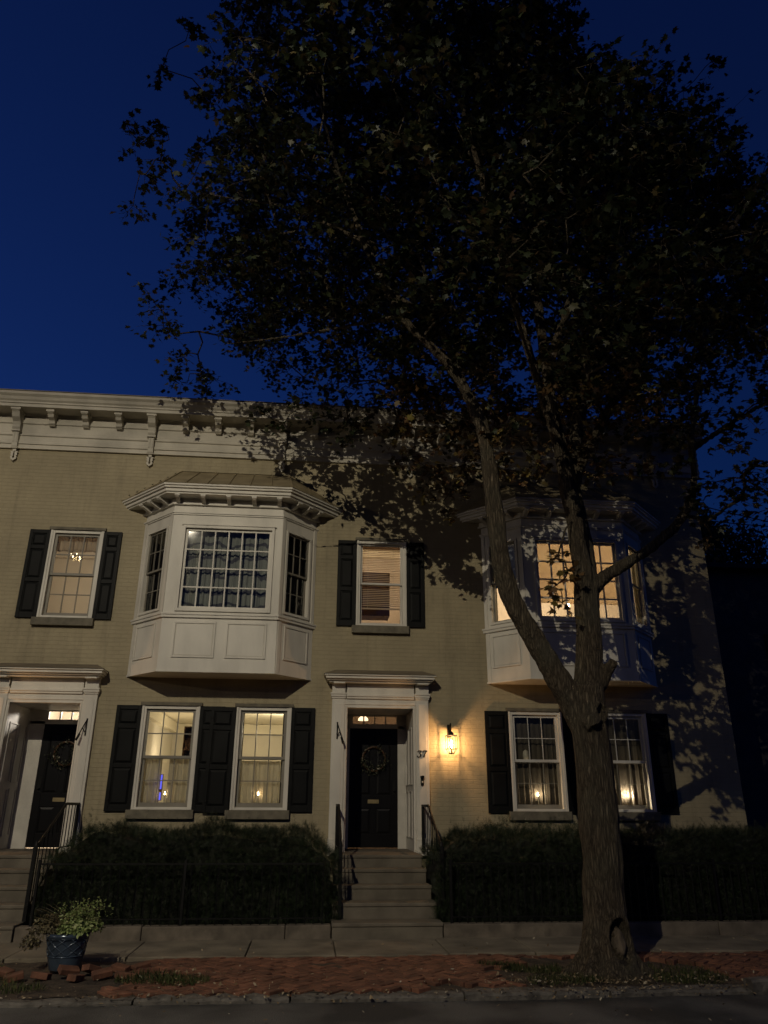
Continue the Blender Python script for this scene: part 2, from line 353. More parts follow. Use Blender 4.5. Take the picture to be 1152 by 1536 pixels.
for (x0, y0, x1, y1) in hb():
    cx, cy = (x0 + x1) / 2, (y0 + y1) / 2
    wx, wy = (cx - cy) * c45, (cx + cy) * c45 - 4.3
    if not (-5.2 < wy < -3.36 and -5 < wx < 12): continue
    if not in_paving(wx, wy): continue
    hx, hy = (x1 - x0) / 2 - .005, (y1 - y0) / 2 - .005
    dz = random.gauss(0, .004) + .02 * mnoise.noise(Vector((wx * .9, wy * .9, 5))) - .004; tx, ty = random.gauss(0, .02), random.gauss(0, .02)
    ra = R(45 + random.gauss(0, 1.2)); ca, sa = math.cos(ra), math.sin(ra); base = len(b.v)
    for zz in (-.06, 0):
        for sx, sy in ((-1, -1), (1, -1), (1, 1), (-1, 1)):
            lx, ly = sx * hx, sy * hy
            b.v.append((wx + lx * ca - ly * sa, wy + lx * sa + ly * ca, zz + dz + tx * lx + ty * ly))
    b.f += [tuple(base + k for k in f) for f in ((3, 2, 1, 0), (4, 5, 6, 7), (0, 1, 5, 4), (1, 2, 6, 5), (2, 3, 7, 6), (3, 0, 4, 7))]
tag(b.build('brick_sidewalk', M['brick'], bevel=.006), kind='structure')
# worn kerb stones
def rough_block(b, x0, x1, y0, y1, z0, z1, amp=.012, n=8):
    base = len(b.v); sd = random.random() * 50
    for i in range(n + 1):
        x = x0 + (x1 - x0) * i / n
        for (y, z) in ((y0, z0), (y0, z1 - .02), (y0 + .02, z1), (y1 - .02, z1), (y1, z1 - .02), (y1, z0)):
            q = mnoise.noise(Vector((x * 6 + sd, y * 9, z * 9)))
            b.v.append((x, y + q * amp * 1.4, z + q * amp))
    for i in range(n):
        for k in range(5): b.f.append((base + i * 6 + k, base + i * 6 + k + 1, base + (i + 1) * 6 + k + 1, base + (i + 1) * 6 + k))
    b.f.append(tuple(base + k for k in range(6))); b.f.append(tuple(base + n * 6 + k for k in range(6))[::-1])
b = MB(); x = -14
while x < 4.2:
    w = random.uniform(1.2, 1.9); s_ = -.02 if -3.9 < x < -2.2 else 0
    rough_block(b, x, x + w - .02, -5.36, -5.14, -.2, -.022 + s_ * .5 + random.uniform(-.008, .008), .016, 14); x += w
x = 4.4
while x < 14:
    w = random.uniform(1.2, 1.9); rough_block(b, x, x + w - .015, -5.4, -5.22, -.2, .06 if x < 6 else .05, .01, 10); x += w
tag(b.build('kerb', M['curb']), kind='structure')

# ------------------------------------------------------------------ the house
HX1 = 7.64; HX0 = -9.4; EAVE = 8.93
house = empty('row_house', (0, 0, 0), 'two-storey tan painted brick row house with white bays, black shutters and bracketed cornice', 'house')
FL = .95
D_R = (.64, 1.79); D_L = (-5.03, -3.88); DTOP = 3.25
BAYX = (-3.18, 3.16)
W1F = [(-2.83, -1.90), (-1.245, -.345), (3.51, 4.44), (5.10, 6.0)]
W2F = [(-4.83, -3.925), (.775, 1.67)]
holes = [(D_L[0], D_L[1], FL, DTOP), (D_R[0], D_R[1], FL, DTOP)]
holes += [(a, c, 1.58, 3.235) for a, c in W1F] + [(a, c, 4.71, 6.345) for a, c in W2F] + [(bx + .25, bx + 2.93, 4.75, 6.55) for bx in BAYX]
holes += [(-8.2, -7.3, 1.58, 3.235), (-8.2, -7.3, 4.71, 6.345)]
def wall_with_holes(b, x0, x1, z0, z1, hs, w=0.):
    xs = sorted({x0, x1, *[h[0] for h in hs], *[h[1] for h in hs]}); zs = sorted({z0, z1, *[h[2] for h in hs], *[h[3] for h in hs]})
    for i in range(len(xs) - 1):
        for j in range(len(zs) - 1):
            cx, cz = (xs[i] + xs[i + 1]) / 2, (zs[j] + zs[j + 1]) / 2
            if any(h[0] < cx < h[1] and h[2] < cz < h[3] for h in hs): continue
            b.quad((xs[i], w, zs[j]), (xs[i + 1], w, zs[j]), (xs[i + 1], w, zs[j + 1]), (xs[i], w, zs[j + 1]))
b = MB(); wall_with_holes(b, HX0, HX1, -.1, 8.6, holes)
for h in holes[2:]:
    for (a, c) in (((h[0], h[2]), (h[0], h[3])), ((h[0], h[3]), (h[1], h[3])), ((h[1], h[3]), (h[1], h[2])), ((h[1], h[2]), (h[0], h[2]))):
        b.quad((a[0], 0, a[1]), (c[0], 0, c[1]), (c[0], -.2, c[1]), (a[0], -.2, a[1]))
b.build('front_wall', M['wall'], house)
b = MB((HX1, 0), (0, 1)); b.quad((0, 0, -.1), (10, 0, -.1), (10, 0, 8.6), (0, 0, 8.6)); b.build('side_wall', M['wall'], house)
b = MB((HX1, 10), (-1, 0)); b.quad((0, 0, -.1), (17.04, 0, -.1), (17.04, 0, 8.6), (0, 0, 8.6)); b.build('rear_wall', M['wall'], house)
b = MB((HX0, 10), (0, -1)); b.quad((0, 0, -.1), (10, 0, -.1), (10, 0, 8.6), (0, 0, 8.6)); b.build('party_wall', M['wall'], house)
b = MB(); b.box(HX0, HX1, -10, 0.35, 8.87, 8.92); b.build('roof', M['darkroof'], house)
b = MB(); b.box(5.6, 6.3, -5.5, -4.7, 8.92, 9.6); b.build('chimney', M['sidewall'], house)

# main cornice: frieze with stepped bands, soffit, crown
prof = [(-.02, 7.95), (.05, 7.95), (.05, 8.03), (.075, 8.04), (.075, 8.08), (.06, 8.1), (.06, 8.2), (.085, 8.215), (.085, 8.245), (.065, 8.26), (.065, 8.45), (.09, 8.465), (.09, 8.49), (.075, 8.5),
        (.075, 8.62), (.1, 8.65), (.1, 8.66), (.40, 8.66), (.40, 8.72), (.42, 8.73), (.42, 8.76), (.45, 8.79), (.47, 8.84), (.51, 8.88), (.51, 8.93), (-.02, 8.93)]
b = MB(); b.profile(prof, HX0, HX1 + .12)
b.build('cornice', M['cream'], house)
b = MB(); b.profile([(-.05, 8.935), (.525, 8.935), (.525, 8.95), (-.05, 8.965)], HX0, HX1 + .14); b.build('gutter_flashing', M['tin'], house)
def big_bracket(x):
    b = MB(); w = .07
    b.profile([(.07, 8.655), (.36, 8.655), (.36, 8.61), (.33, 8.58), (.29, 8.5), (.21, 8.44), (.19, 8.38), (.2, 8.33), (.17, 8.28), (.07, 8.28)], x - w, x + w)
    b.box(x - w - .02, x + w + .02, .07, .375, 8.615, 8.656)
    b.profile([(.05, 8.28), (.15, 8.28), (.13, 8.05), (.12, 7.96), (.05, 7.96)], x - w * .75, x + w * .75)
    b.box(x - w - .01, x + w + .01, .06, .185, 8.255, 8.285)
    for k in (-.4, .4): b.profile([(.1, 8.24), (.162, 8.24), (.142, 8.05), (.1, 8.05)], x + k * w - .012, x + k * w + .012)
    b.profile([(.05, 7.96), (.11, 7.96), (.1, 7.93), (.05, 7.93)], x - w * .9, x + w * .9)
    # pierced drop under the bracket
    z = 7.93
    b.prism([(x - .03, .02), (x + .03, .02), (x + .03, .07), (x - .03, .07)], z - .05, z)
    for s in (-1, 1):
        b.add([(x + s * p, w_, z - q) for w_ in (.03, .06) for p, q in ((.012, .05), (.075, .05), (.05, .085), (.062, .12), (.038, .135), (.06, .165), (.05, .2), (0, .245), (0, .2), (.022, .17), (.012, .13))],
              [tuple(range(11))[::s], tuple(range(11, 22))[::-s]] + [((i, (i + 1) % 11, 11 + (i + 1) % 11, 11 + i))[::s] for i in range(11)])
    return b
for k in range(-1, 6): big_bracket(-5.77 + 2.513 * k if k >= 0 else -8.28).build('cornice_bracket', M['cream'], house)
for k in range(-1, 6):
    for j in (1, 2, 3):
        x = -5.77 + 2.513 * k + .628 * j
        if x > HX1 - .1 or x < HX0: continue
        b = MB(); w = .055
        b.profile([(.07, 8.655), (.34, 8.655), (.34, 8.6), (.3, 8.58), (.27, 8.53), (.19, 8.5), (.17, 8.45), (.13, 8.41), (.07, 8.41)], x - w, x + w)
        b.box(x - w - .018, x + w + .018, .07, .355, 8.61, 8.656)
        b.tube([(x - w - .004, .15, 8.46), (x + w + .004, .15, 8.46)], .032, 8)
        b.build('cornice_bracket', M['cream'], house)

# ------------------------------------------------------------------ windows / shutters
def shutter(x0, x1, z0, z1, w=.012, lift=0., tilt=0.):
    b = MB(); t = .032; s = .06; H = z1 - z0
    zr = [z0, z0 + .1, z0 + H * .40, z0 + H * .40 + .07, z0 + H * .775, z0 + H * .775 + .07, z1 - .07, z1]
    b.box(x0, x0 + s, w, w + t, z0, z1); b.box(x1 - s, x1, w, w + t, z0, z1)
    for a, c in ((0, 1), (2, 3), (4, 5), (6, 7)): b.box(x0 + s, x1 - s, w + .001, w + t - .001, zr[a], zr[c])
    b.box(x0 + s - .01, x1 - s + .01, w + .003, w + .012, z0 + .02, z1 - .02)
    for a, c in ((1, 2), (3, 4), (5, 6)):
        A = (x0 + s + .008, x1 - s - .008, zr[a] + .008, zr[c] - .008); B = (A[0] + .035, A[1] - .035, A[2] + .035, A[3] - .035)
        b.frustum(A, B, w + .012, w + .027)
    if tilt:
        cx, cz = x0, z1
        b.v = [(cx + (v[0] - cx) * math.cos(tilt) - (v[2] - cz) * math.sin(tilt), v[1], cz + (v[0] - cx) * math.sin(tilt) + (v[2] - cz) * math.cos(tilt)) for v in b.v]
    # hinges and shutter dog
    b.box(x0 + .01, x0 + .05, w + t, w + t + .006, z0 + .16, z0 + .19); b.box(x0 + .01, x0 + .05, w + t, w + t + .006, z1 - .2, z1 - .17)
    return b.build('shutter', M['black'], house, bevel=.003)

def sash(o, ux, x0, x1, z0, z1, w, cols, rows, m, parent, name='sash', st=.045, mun=.011, bot=None, mcol=None):
    b = MB(o, ux); bot = bot or st; t = .035
    b.box(x0, x0 + st, w - t, w, z0, z1); b.box(x1 - st, x1, w - t, w, z0, z1)
    b.box(x0 + st, x1 - st, w - t + .001, w - .001, z0, z0 + bot); b.box(x0 + st, x1 - st, w - t + .001, w - .001, z1 - st, z1)
    gx0, gx1, gz0, gz1 = x0 + st, x1 - st, z0 + bot, z1 - st
    for i in range(1, cols):
        x = gx0 + (gx1 - gx0) * i / cols; b.box(x - mun, x + mun, w - t + .004, w - .004, gz0, gz1)
    for j in range(1, rows):
        z = gz0 + (gz1 - gz0) * j / rows
        for i in range(cols):
            a = gx0 + (gx1 - gx0) * i / cols + (mun if i else 0); c = gx0 + (gx1 - gx0) * (i + 1) / cols - (mun if i < cols - 1 else 0)
            b.box(a, c, w - t + .005, w - .005, z - mun, z + mun)
    so = b.build(name, m, parent)
    return so
def panes(o, ux, x0, x1, z0, z1, w, cols, rows, parent, m, tilt=.004):
    """every light is its own slightly out-of-true sheet of glass"""
    b = MB(o, ux)
    for i in range(cols):
        for j in range(rows):
            a, c = x0 + (x1 - x0) * i / cols, x0 + (x1 - x0) * (i + 1) / cols; d, e = z0 + (z1 - z0) * j / rows, z0 + (z1 - z0) * (j + 1) / rows
            k1, k2 = random.gauss(0, tilt) * (c - a), random.gauss(0, tilt) * (e - d)
            b.quad((a, w, d), (c, w + k1, d), (c, w + k1 + k2, e), (a, w + k2, e))
    return b.build('pane', m, parent)

def window(x0, x1, z0, z1, kind='six', reveal=True, trim='white', sm='sashgrey', mun=.0085):
    cas = MB(); cw = .055
    cas.box(x0, x0 + cw, -.10, .028, z0, z1); cas.box(x1 - cw, x1, -.10, .028, z0, z1)
    cas.box(x0 + cw, x1 - cw, -.099, .027, z1 - cw, z1); cas.box(x0 + cw, x1 - cw, -.099, .04, z0, z0 + .04)
    cas.box(x0 - .02, x0 + .018, .0285, .045, z0, z1 + .0); cas.box(x1 - .018, x1 + .02, .0285, .045, z0, z1 + .0)
    wn = cas.build('window', M[trim], house, bevel=.003)
    m = MB(); m.box(x0 - .05, x1 + .05, .003, .06, z1 + .002, z1 + .055); m.build('lintel', M['sill'], wn)
    s = MB(); s.box(x0 - .09, x1 + .06, -.03, .085, z0 - .14, z0 - .002); s.build('window_sill', M['sill'], wn, bevel=.006)
    a, c = x0 + cw, x1 - cw; zm = z0 + .04 + (z1 - cw - z0 - .04) * .5
    if kind == 'blind':
        sash((0, 0), (1, 0), a, c, zm - .02, z1 - cw, -.02, 1, 1, M['white2'], wn, st=.035)
        sash((0, 0), (1, 0), a, c, z0 + .04, zm + .02, -.06, 1, 1, M['white2'], wn, st=.035)
        panes((0, 0), (1, 0), a + .03, c - .03, zm, z1 - cw - .03, -.038, 1, 1, wn, M['glass']); panes((0, 0), (1, 0), a + .03, c - .03, z0 + .06, zm, -.078, 1, 1, wn, M['glass'])
    else:
        sash((0, 0), (1, 0), a, c, zm - .02, z1 - cw, -.02, 3, 2, M[sm], wn, mun=mun)
        sash((0, 0), (1, 0), a, c, z0 + .04, zm + .02, -.06, 3, 2, M['sashgrey'], wn, bot=.07, mun=mun)
        panes((0, 0), (1, 0), a + .04, c - .04, zm + .02, z1 - cw - .04, -.038, 3, 2, wn, M['glass']); panes((0, 0), (1, 0), a + .04, c - .04, z0 + .1, zm - .02, -.078, 3, 2, wn, M['glass'])
    return wn

for (a, c) in W1F: window(a, c, 1.58, 3.235, sm='sashgrey' if a < 2 else 'white2', mun=.0085 if a < 2 else .006)
window(W2F[0][0], W2F[0][1], 4.71, 6.345); window(W2F[1][0], W2F[1][1], 4.71, 6.345, 'blind')
window(-8.2, -7.3, 1.58, 3.235); window(-8.2, -7.3, 4.71, 6.345)
for dx in (0, 6.342):
    shutter(-3.275 + dx, -2.852 + dx, 1.55, 3.235); shutter(-.322 + dx, .078 + dx, 1.55, 3.235)
    shutter(-1.878 + dx, -1.46 + dx, 1.55, 3.235, .012); shutter(-1.69 + dx, -1.268 + dx, 1.535, 3.225, .048, tilt=R(-.6) if dx == 0 else 0)
shutter(-5.217, -4.852, 4.70, 6.34); shutter(-3.9, -3.582, 4.70, 6.34)
shutter(.399, .75, 4.70, 6.34); shutter(1.692, 2.027, 4.70, 6.34)
shutter(-8.6, -8.22, 4.70, 6.34); shutter(-7.28, -6.9, 4.70, 6.34); shutter(-8.6, -8.22, 1.55, 3.235); shutter(-7.28, -6.9, 1.55, 3.235)

# ------------------------------------------------------------------ bay windows
def bay(X, lit):
    DP = .65; FX0, FX1, WX1 = X + .61, X + 2.55, X + 3.16
    def poly(d, back=.02):
        return [(X - 1.371 * d, -back), (X - 1.371 * d, 0), (X + .61 - .433 * d, DP + d), (X + 2.55 + .433 * d, DP + d), (WX1 + 1.371 * d, 0), (WX1 + 1.371 * d, -back)]
    frames = [((X, 0), (.61, -.65), .8914), ((FX0, -DP), (1, 0), 1.94), ((FX1, -DP), (.61, .65), .8914)]
    ZB, ZS, ZT = 3.74, 4.67, 6.72
    body = MB()
    root = None
    hl = [(.17, .74, 4.80, 6.27), (.24, 1.76, 4.79, 6.25), (.15, .72, 4.80, 6.27)]
    for (o, u, Ln), h in zip(frames, hl):
        q = MB(o, u)
        q.quad((0, 0, ZB), (Ln, 0, ZB), (Ln, 0, ZS), (0, 0, ZS))
        wall_with_holes(q, 0, Ln, ZS, ZT, [h])
        for (a, c) in (((h[0], h[2]), (h[0], h[3])), ((h[0], h[3]), (h[1], h[3])), ((h[1], h[3]), (h[1], h[2])), ((h[1], h[2]), (h[0], h[2]))):
            q.quad((a[0], 0, a[1]), (c[0], 0, c[1]), (c[0], -.1, c[1]), (a[0], -.1, a[1]))
        # corner boards
        if Ln < 1:
            q.box(.0, .07, .002, .016, ZS + .04, ZT - .22); q.box(Ln - .07, Ln - .0, .002, .016, ZS + .04, ZT - .22)
            q.box(0.02, .09, .002, .014, ZB, ZS - .05)
        n = len(body.v); body.v += q.v; body.f += [tuple(n + i for i in f) for f in q.f]
    bw = body.build('bay_window', M['white'], house)
    b = MB(); b.prism(poly(.012), ZB - .03, ZB - .001); b.build('bay_soffit', M['white'], bw)
    b = MB(); b.prism(poly(.035), ZS - .045, ZS); b.prism(poly(.05), ZS + .0015, ZS + .035); b.build('sill_moulding', M['white'], bw, bevel=.004)
    b = MB(); b.prism(poly(.02), 6.5, 6.525); b.prism(poly(.035), 6.526, 6.55); b.build('frieze_moulding', M['white'], bw)
    b = MB(); b.prism(poly(.05), ZT - .04, ZT - .001); b.prism(poly(.27), 6.80, 6.83); b.prism(poly(.30), 6.831, 6.89); b.prism(poly(.335), 6.891, 6.93); b.prism(poly(.36), 6.931, 6.965)
    b.prism(poly(.03), ZT, 6.799); b.build('bay_cornice', M['white'], bw, bevel=.004)
    # hipped sheet-metal roof
    P = [(X - .5, 0, 6.967), (X + .61 - .16, DP + .37, 6.967), (FX1 + .16, DP + .37, 6.967), (WX1 + .5, 0, 6.967)]
    T0, T1 = (X + .55, .02, 7.62), (FX1 + .06, .02, 7.62)
    b = MB(); b.add([P[0], P[1], P[2], P[3], T0, T1], [(0, 1, 4), (1, 2, 5, 4), (2, 3, 5), (3, 2, 1, 0)])
    for k in range(0, 7):
        t = k / 6; a = Vector(P[1]).lerp(Vector(P[2]), t); c = Vector(T0).lerp(Vector(T1), t)
        b.tube([a + Vector((0, .004, .006)), c + Vector((0, .004, .006))], .011, 5)
    for A, Cc in ((P[0], T0), (P[3], T1)): b.tube([A, Cc], .014, 5)
    for s, A, Bp, Tt in ((0, P[0], P[1], T0), (1, P[3], P[2], T1)):
        for t in (.33, .66): b.tube([Vector(A).lerp(Vector(Bp), t) + Vector((0, .004, .006)), Vector(A).lerp(Vector(Tt), t) + Vector((0, .004, .006))], .01, 5)
    b.build('bay_roof', M['copper'], bw)
    # ragged mortar line where the roof meets the wall
    b = MB()
    for s, x0, x1 in ((-1, X - .52, X + .55), (1, WX1 + .52, FX1 + .06)):
        n = 8
        for i in range(n):
            t = i / n; a = x0 + (x1 - x0) * t; c = x0 + (x1 - x0) * (t + 1 / n + .02); z = 6.97 + .65 * t
            b.box(min(a, c), max(a, c), .001, .018, z + .02, z + .13)
        b.box(*(sorted((x1, x1 + s * .0 + (.001)))), .001, .016, 7.6, 7.7)
    b.box(X + .5, FX1 + .1, .001, .022, 7.63, 7.68); b.build('roof_flashing', M['wall'], bw)
    # modillion brackets
    def modil(o, u, x):
        b = MB(o, u); b.profile([(.03, 6.799), (.26, 6.799), (.26, 6.77), (.235, 6.75), (.2, 6.745), (.14, 6.72), (.03, 6.69)], x - .035, x + .035)
        b.box(x - .045, x + .045, .225, .268, 6.775, 6.7995)
        b.build('modillion', M['white'], bw)
    for i in range(5): modil(*frames[1][:2], .07 + i * .45)
    for f in (0, 2):
        for x in (.17, .45, .73): modil(*frames[f][:2], x)
    # moulded panels under the windows
    def panel(o, u, x0, x1, z0, z1):
        b = MB(o, u); t = .03
        for (a, c, d, e) in ((x0, x1, z1 - t, z1), (x0, x1, z0, z0 + t), (x0, x0 + t, z0 + t, z1 - t), (x1 - t, x1, z0 + t, z1 - t)): b.box(a, c, .002, .02, d, e)
        b.frustum((x0 + t, x1 - t, z0 + t, z1 - t), (x0 + t + .02, x1 - t - .02, z0 + t + .02, z1 - t - .02), .002, .008)
        b.build('panel', M['white'], bw, bevel=.003)
    panel(*frames[1][:2], .21, .91, 3.95, 4.56); panel(*frames[1][:2], 1.09, 1.77, 3.95, 4.56)
    panel(*frames[0][:2], .13, .72, 3.97, 4.56); panel(*frames[2][:2], .17, .76, 3.97, 4.56)
    # windows
    o, u, Ln = frames[1]; h = hl[1]
    b = MB(o, u)
    for (a, c, d, e) in ((h[0] - .05, h[0], h[2] - .05, h[3] + .05), (h[1], h[1] + .05, h[2] - .05, h[3] + .05), (h[0], h[1], h[3], h[3] + .05), (h[0], h[1], h[2] - .05, h[2])): b.box(a, c, .003, .03, d, e)
    b.box(h[0] - .07, h[1] + .07, .003, .045, h[3] + .051, h[3] + .075)
    b.build('window_casing', M['white'], bw, bevel=.003)
    sm = M['white'] if not lit else M['white2']
    sash(o, u, h[0], h[1], h[2], h[3], -.02, 6, 4, sm, bw, st=.045, mun=.0115 if not lit else .014)
    panes(o, u, h[0] + .04, h[1] - .04, h[2] + .04, h[3] - .04, -.037, 6, 4, bw, M['bayglass'], .003)
    for f in (0, 2):
        o, u, Ln = frames[f]; h = hl[f]; zm = (h[2] + h[3]) / 2
        b = MB(o, u)
        for (a, c, d, e) in ((h[0] - .04, h[0], h[2] - .04, h[3] + .04), (h[1], h[1] + .04, h[2] - .04, h[3] + .04), (h[0], h[1], h[3], h[3] + .04), (h[0], h[1], h[2] - .04, h[2])): b.box(a, c, .003, .022, d, e)
        b.build('window_casing', M['white'], bw)
        r = 3 if not lit else 1
        sash(o, u, h[0], h[1], zm - .02, h[3], -.02, r, 2 if not lit else 1, M['sashgrey'], bw, st=.035, mun=.008)
        sash(o, u, h[0], h[1], h[2], zm + .02, -.056, r, 2 if not lit else 1, M['sashgrey'], bw, st=.035, mun=.008)
        panes(o, u, h[0] + .03, h[1] - .03, zm + .01, h[3] - .03, -.038, r, 2 if not lit else 1, bw, M['bayglass']); panes(o, u, h[0] + .03, h[1] - .03, h[2] + .03, zm, -.074, r, 2 if not lit else 1, bw, M['bayglass'])
    return frames
bf1 = bay(BAYX[0], False); bf2 = bay(BAYX[1], True)

# ------------------------------------------------------------------ door cases
def mold_box(b, x0, x1, w0, w1, z0, z1): b.box(x0, x1, w0, w1, z0, z1)
def doorcase(x0, x1, cx, flip, trans_lit):
    """x0,x1 opening; surround outside of it; the porch recess is one metre deep"""
    so = .27
    b = MB()
    for (a, c) in ((x0 - so, x0 - .05), (x1 + .05, x1 + so)):
        b.box(a, c, 0, .07, FL - .06, 3.40)
        b.box(a - .012, c + .012, 0, .085, FL - .06, FL + .17); b.box(a - .016, c + .016, 0, .092, FL + .171, FL + .2)
        b.box(a + .045, c - .045, .071, .079, FL + .28, 3.32)
        b.box(a - .012, c + .012, 0, .088, 3.401, 3.43); b.box(a - .022, c + .022, 0, .105, 3.431, 3.47); b.box(a - .03, c + .03, 0, .118, 3.471, 3.5)
        b.box(a - .005, c + .005, 0, .095, 3.501, 3.66)
    b.box(x0 - .049, x0, -.02, .05, FL - .06, DTOP + .05); b.box(x1, x1 + .049, -.02, .05, FL - .06, DTOP + .05)
    b.box(x0 - .03, x0 - .012, .051, .062, FL, DTOP + .03); b.box(x1 + .012, x1 + .03, .051, .062, FL, DTOP + .03)
    b.box(x0, x1, -.02, .05, DTOP, DTOP + .05); b.box(x0 - .049, x1 + .049, 0, .065, DTOP + .051, DTOP + .1)
    b.box(x0 - .049, x1 + .049, 0, .055, DTOP + .101, 3.40); b.box(x0 - .02, x1 + .02, .0, .09, 3.401, 3.435); b.box(x0 - .02, x1 + .02, 0, .11, 3.436, 3.475)
    b.box(x0 - .02, x1 + .02, 0, .072, 3.476, 3.66)
    surround = b.build('door_surround', M['white'], house, bevel=.004)
    h0, h1 = x0 - .42, x1 + .38
    b = MB()
    b.box(h0 + .09, h1 - .09, 0, .22, 3.661, 3.69); b.box(h0 + .05, h1 - .05, 0, .27, 3.691, 3.715); b.box(h0 + .025, h1 - .025, 0, .315, 3.716, 3.76); b.box(h0, h1, 0, .345, 3.761, 3.785)
    for xx in (x0 - .16, x1 + .16): b.box(xx - .1, xx + .1, .118, .24, 3.64, 3.6605)
    b.build('door_hood', M['white'], surround, bevel=.006)
    b = MB(); b.add([(h0 - .01, .36, 3.787), (h1 + .01, .36, 3.787), (h1 + .01, 0, 3.787), (h0 - .01, 0, 3.787), (h0 + .2, .01, 3.91), (h1 - .2, .01, 3.91)], [(0, 1, 5, 4), (1, 2, 5), (2, 3, 4, 5), (3, 0, 4), (3, 2, 1, 0)])
    b.build('hood_roof', M['tin'], surround)
    # recess: cheeks, ceiling, floor, back frame
    b = MB(); e = .001
    b.quad((x0, 0, FL), (x0, 0, DTOP), (x0, -1.15, DTOP), (x0, -1.15, FL)); b.quad((x1, 0, FL), (x1, -1.15, FL), (x1, -1.15, DTOP), (x1, 0, DTOP))
    b.quad((x0, 0, DTOP), (x1, 0, DTOP), (x1, -1.15, DTOP), (x0, -1.15, DTOP))
    rs = x1 if not flip else x0; sg = -1 if not flip else 1
    for w0, w1 in ((-.12, -.5), (-.58, -.92)):
        for z0, z1 in ((FL + .2, 1.9), (2.0, 2.95)):
            for xs, s2 in ((x0, 1), (x1, -1)):
                xa, xb = sorted((xs + s2 * .002, xs + s2 * .014))
                b.box(xa, xb, w1, w1 + .02, z0, z1); b.box(xa, xb, w0 - .02, w0, z0, z1)
                b.box(xa, xb, w1 + .02, w0 - .02, z0, z0 + .02); b.box(xa, xb, w1 + .02, w0 - .02, z1 - .02, z1)
    b.build('porch_recess', M['white2'], surround)
    lx0, lx1 = (.745, 1.635) if not flip else (-4.75, -3.88)
    b = MB()
    if not flip: px0, px1 = lx1, x1
    else: px0, px1 = x0, lx0
    b.box(px0, px1, -1.06, -1.0, FL, 3.05); b.box(px0 + .005 if flip else px1 - .03, px0 + .03 if flip else px1 - .005, -1.0, -.985, FL, 3.04)
    if not flip: b.box(x0, lx0, -1.06, -1.0, FL, 3.05)
    b.box(x0, x1, -1.06, -1.0, 3.05 - .045, 3.085); b.box(x0, x1, -1.06, -1.0, 3.225, DTOP)
    tx0, tx1 = lx0 + .05, lx1 - .02
    b.box(x0, tx0, -1.06, -1.001, 3.085, 3.225); b.box(tx1, x1, -1.06, -1.001, 3.085, 3.225)
    for k in range(1, 4):
        xx = tx0 + (tx1 - tx0) * k / 4; b.box(xx - .012, xx + .012, -1.05, -1.01, 3.085, 3.225)
    b.build('door_frame', M['white2'], surround)
    b = MB(); b.quad((tx0, -1.03, 3.085), (tx1, -1.03, 3.085), (tx1, -1.03, 3.225), (tx0, -1.03, 3.225)); b.build('transom_pane', M['glass'], surround)
    # the leaf
    b = MB(); s = .12; t0, t1 = -1.05, -1.02
    b.box(lx0, lx1, t0, t1 - .012, FL + .02, 3.004)
    zs = [FL + .02, FL + .24, 1.62, 1.84, 2.86, 3.004]
    mx = (lx0 + lx1) / 2
    b.box(lx0, lx0 + s, t1 - .012, t1, zs[0], zs[5]); b.box(lx1 - s, lx1, t1 - .012, t1, zs[0], zs[5]); b.box(mx - .05, mx + .05, t1 - .012, t1 - .001, zs[1], zs[4])
    for a, c in ((0, 1), (2, 3), (4, 5)): b.box(lx0 + s, lx1 - s, t1 - .012, t1 - .0005, zs[a], zs[c])
    for z0, z1 in ((zs[1], zs[2]), (zs[3], zs[4])):
        for xa, xb in ((lx0 + s, mx - .05), (mx + .05, lx1 - s)):
            b.frustum((xa + .012, xb - .012, z0 + .012, z1 - .012), (xa + .045, xb - .045, z0 + .045, z1 - .045), t1 - .012, t1 - .004)
    door = b.build('door', M['door'], house, bevel=.003)
    b = MB(); b.box(mx - .1, mx + .1, t1, t1 + .008, 1.70, 1.765); b.box(mx - .08, mx + .08, t1 + .008, t1 + .013, 1.715, 1.75); b.build('letter_slot', M['brass'], door)
    kx = lx1 - .07 if not flip else lx0 + .07
    b = MB()
    b.box(kx - .025, kx + .025, t1, t1 + .008, 1.85, 2.1); b.tube([(kx, t1, 1.93), (kx, t1 + .05, 1.93), (kx, t1 + .055, 1.93)], [.012, .012, .026], 10); b.build('door_handle', M['iron'], door)
    b = MB(); b.box(x0 - .02, x1 + .02, -1.06, .01, FL - .02, FL + .003); b.build('threshold', M['stone'], surround, bevel=.004)
    return surround
dsR = doorcase(*D_R, 1.205, False, 1); dsL = doorcase(*D_L, -4.455, True, 2)
b = MB(); b.box(1.755, 1.789, -.9, -.86, 2.0, 2.35)
b.build('trim', M['white2'], dsR)

# wreaths hang on the doors
def wreath(cx, cz, rr, label):
    root = empty('wreath', (cx, 1.0, cz), label, 'wreath', 'wreaths on the front doors')
    b = MB(); n = 28
    b.tube([(cx + rr * math.cos(2 * math.pi * i / n), -.99, cz + rr * math.sin(2 * math.pi * i / n)) for i in range(n + 1)], .018, 6); b.build('ring', M['wood'], root)
    b = MB()
    for i in range(520):
        a = random.uniform(0, 2 * math.pi); low = math.sin(a) < 0
        if not low and random.random() < .72: continue
        r = rr + random.gauss(0, .045); c = Vector((cx + r * math.cos(a), -.975 + random.uniform(-.005, .05), cz + r * math.sin(a)))
        d = Vector((random.gauss(0, 1), random.gauss(0, .5), random.gauss(0, 1))).normalized() * random.uniform(.02, .05); e = Vector((random.gauss(0, 1), random.gauss(0, .6), random.gauss(0, 1))).cross(d).normalized() * .013
        b.add([c, c + d * .5 + e, c + d, c + d * .5 - e], [(0, 1, 2, 3)])
    b.build('foliage', M['wreath'], root)
wreath(1.19, 2.46, .21, 'round wreath of pale dried leaves on the black door at number 37'); wreath(-4.3, 2.5, .2, 'dim leafy wreath on the black door at the far left')

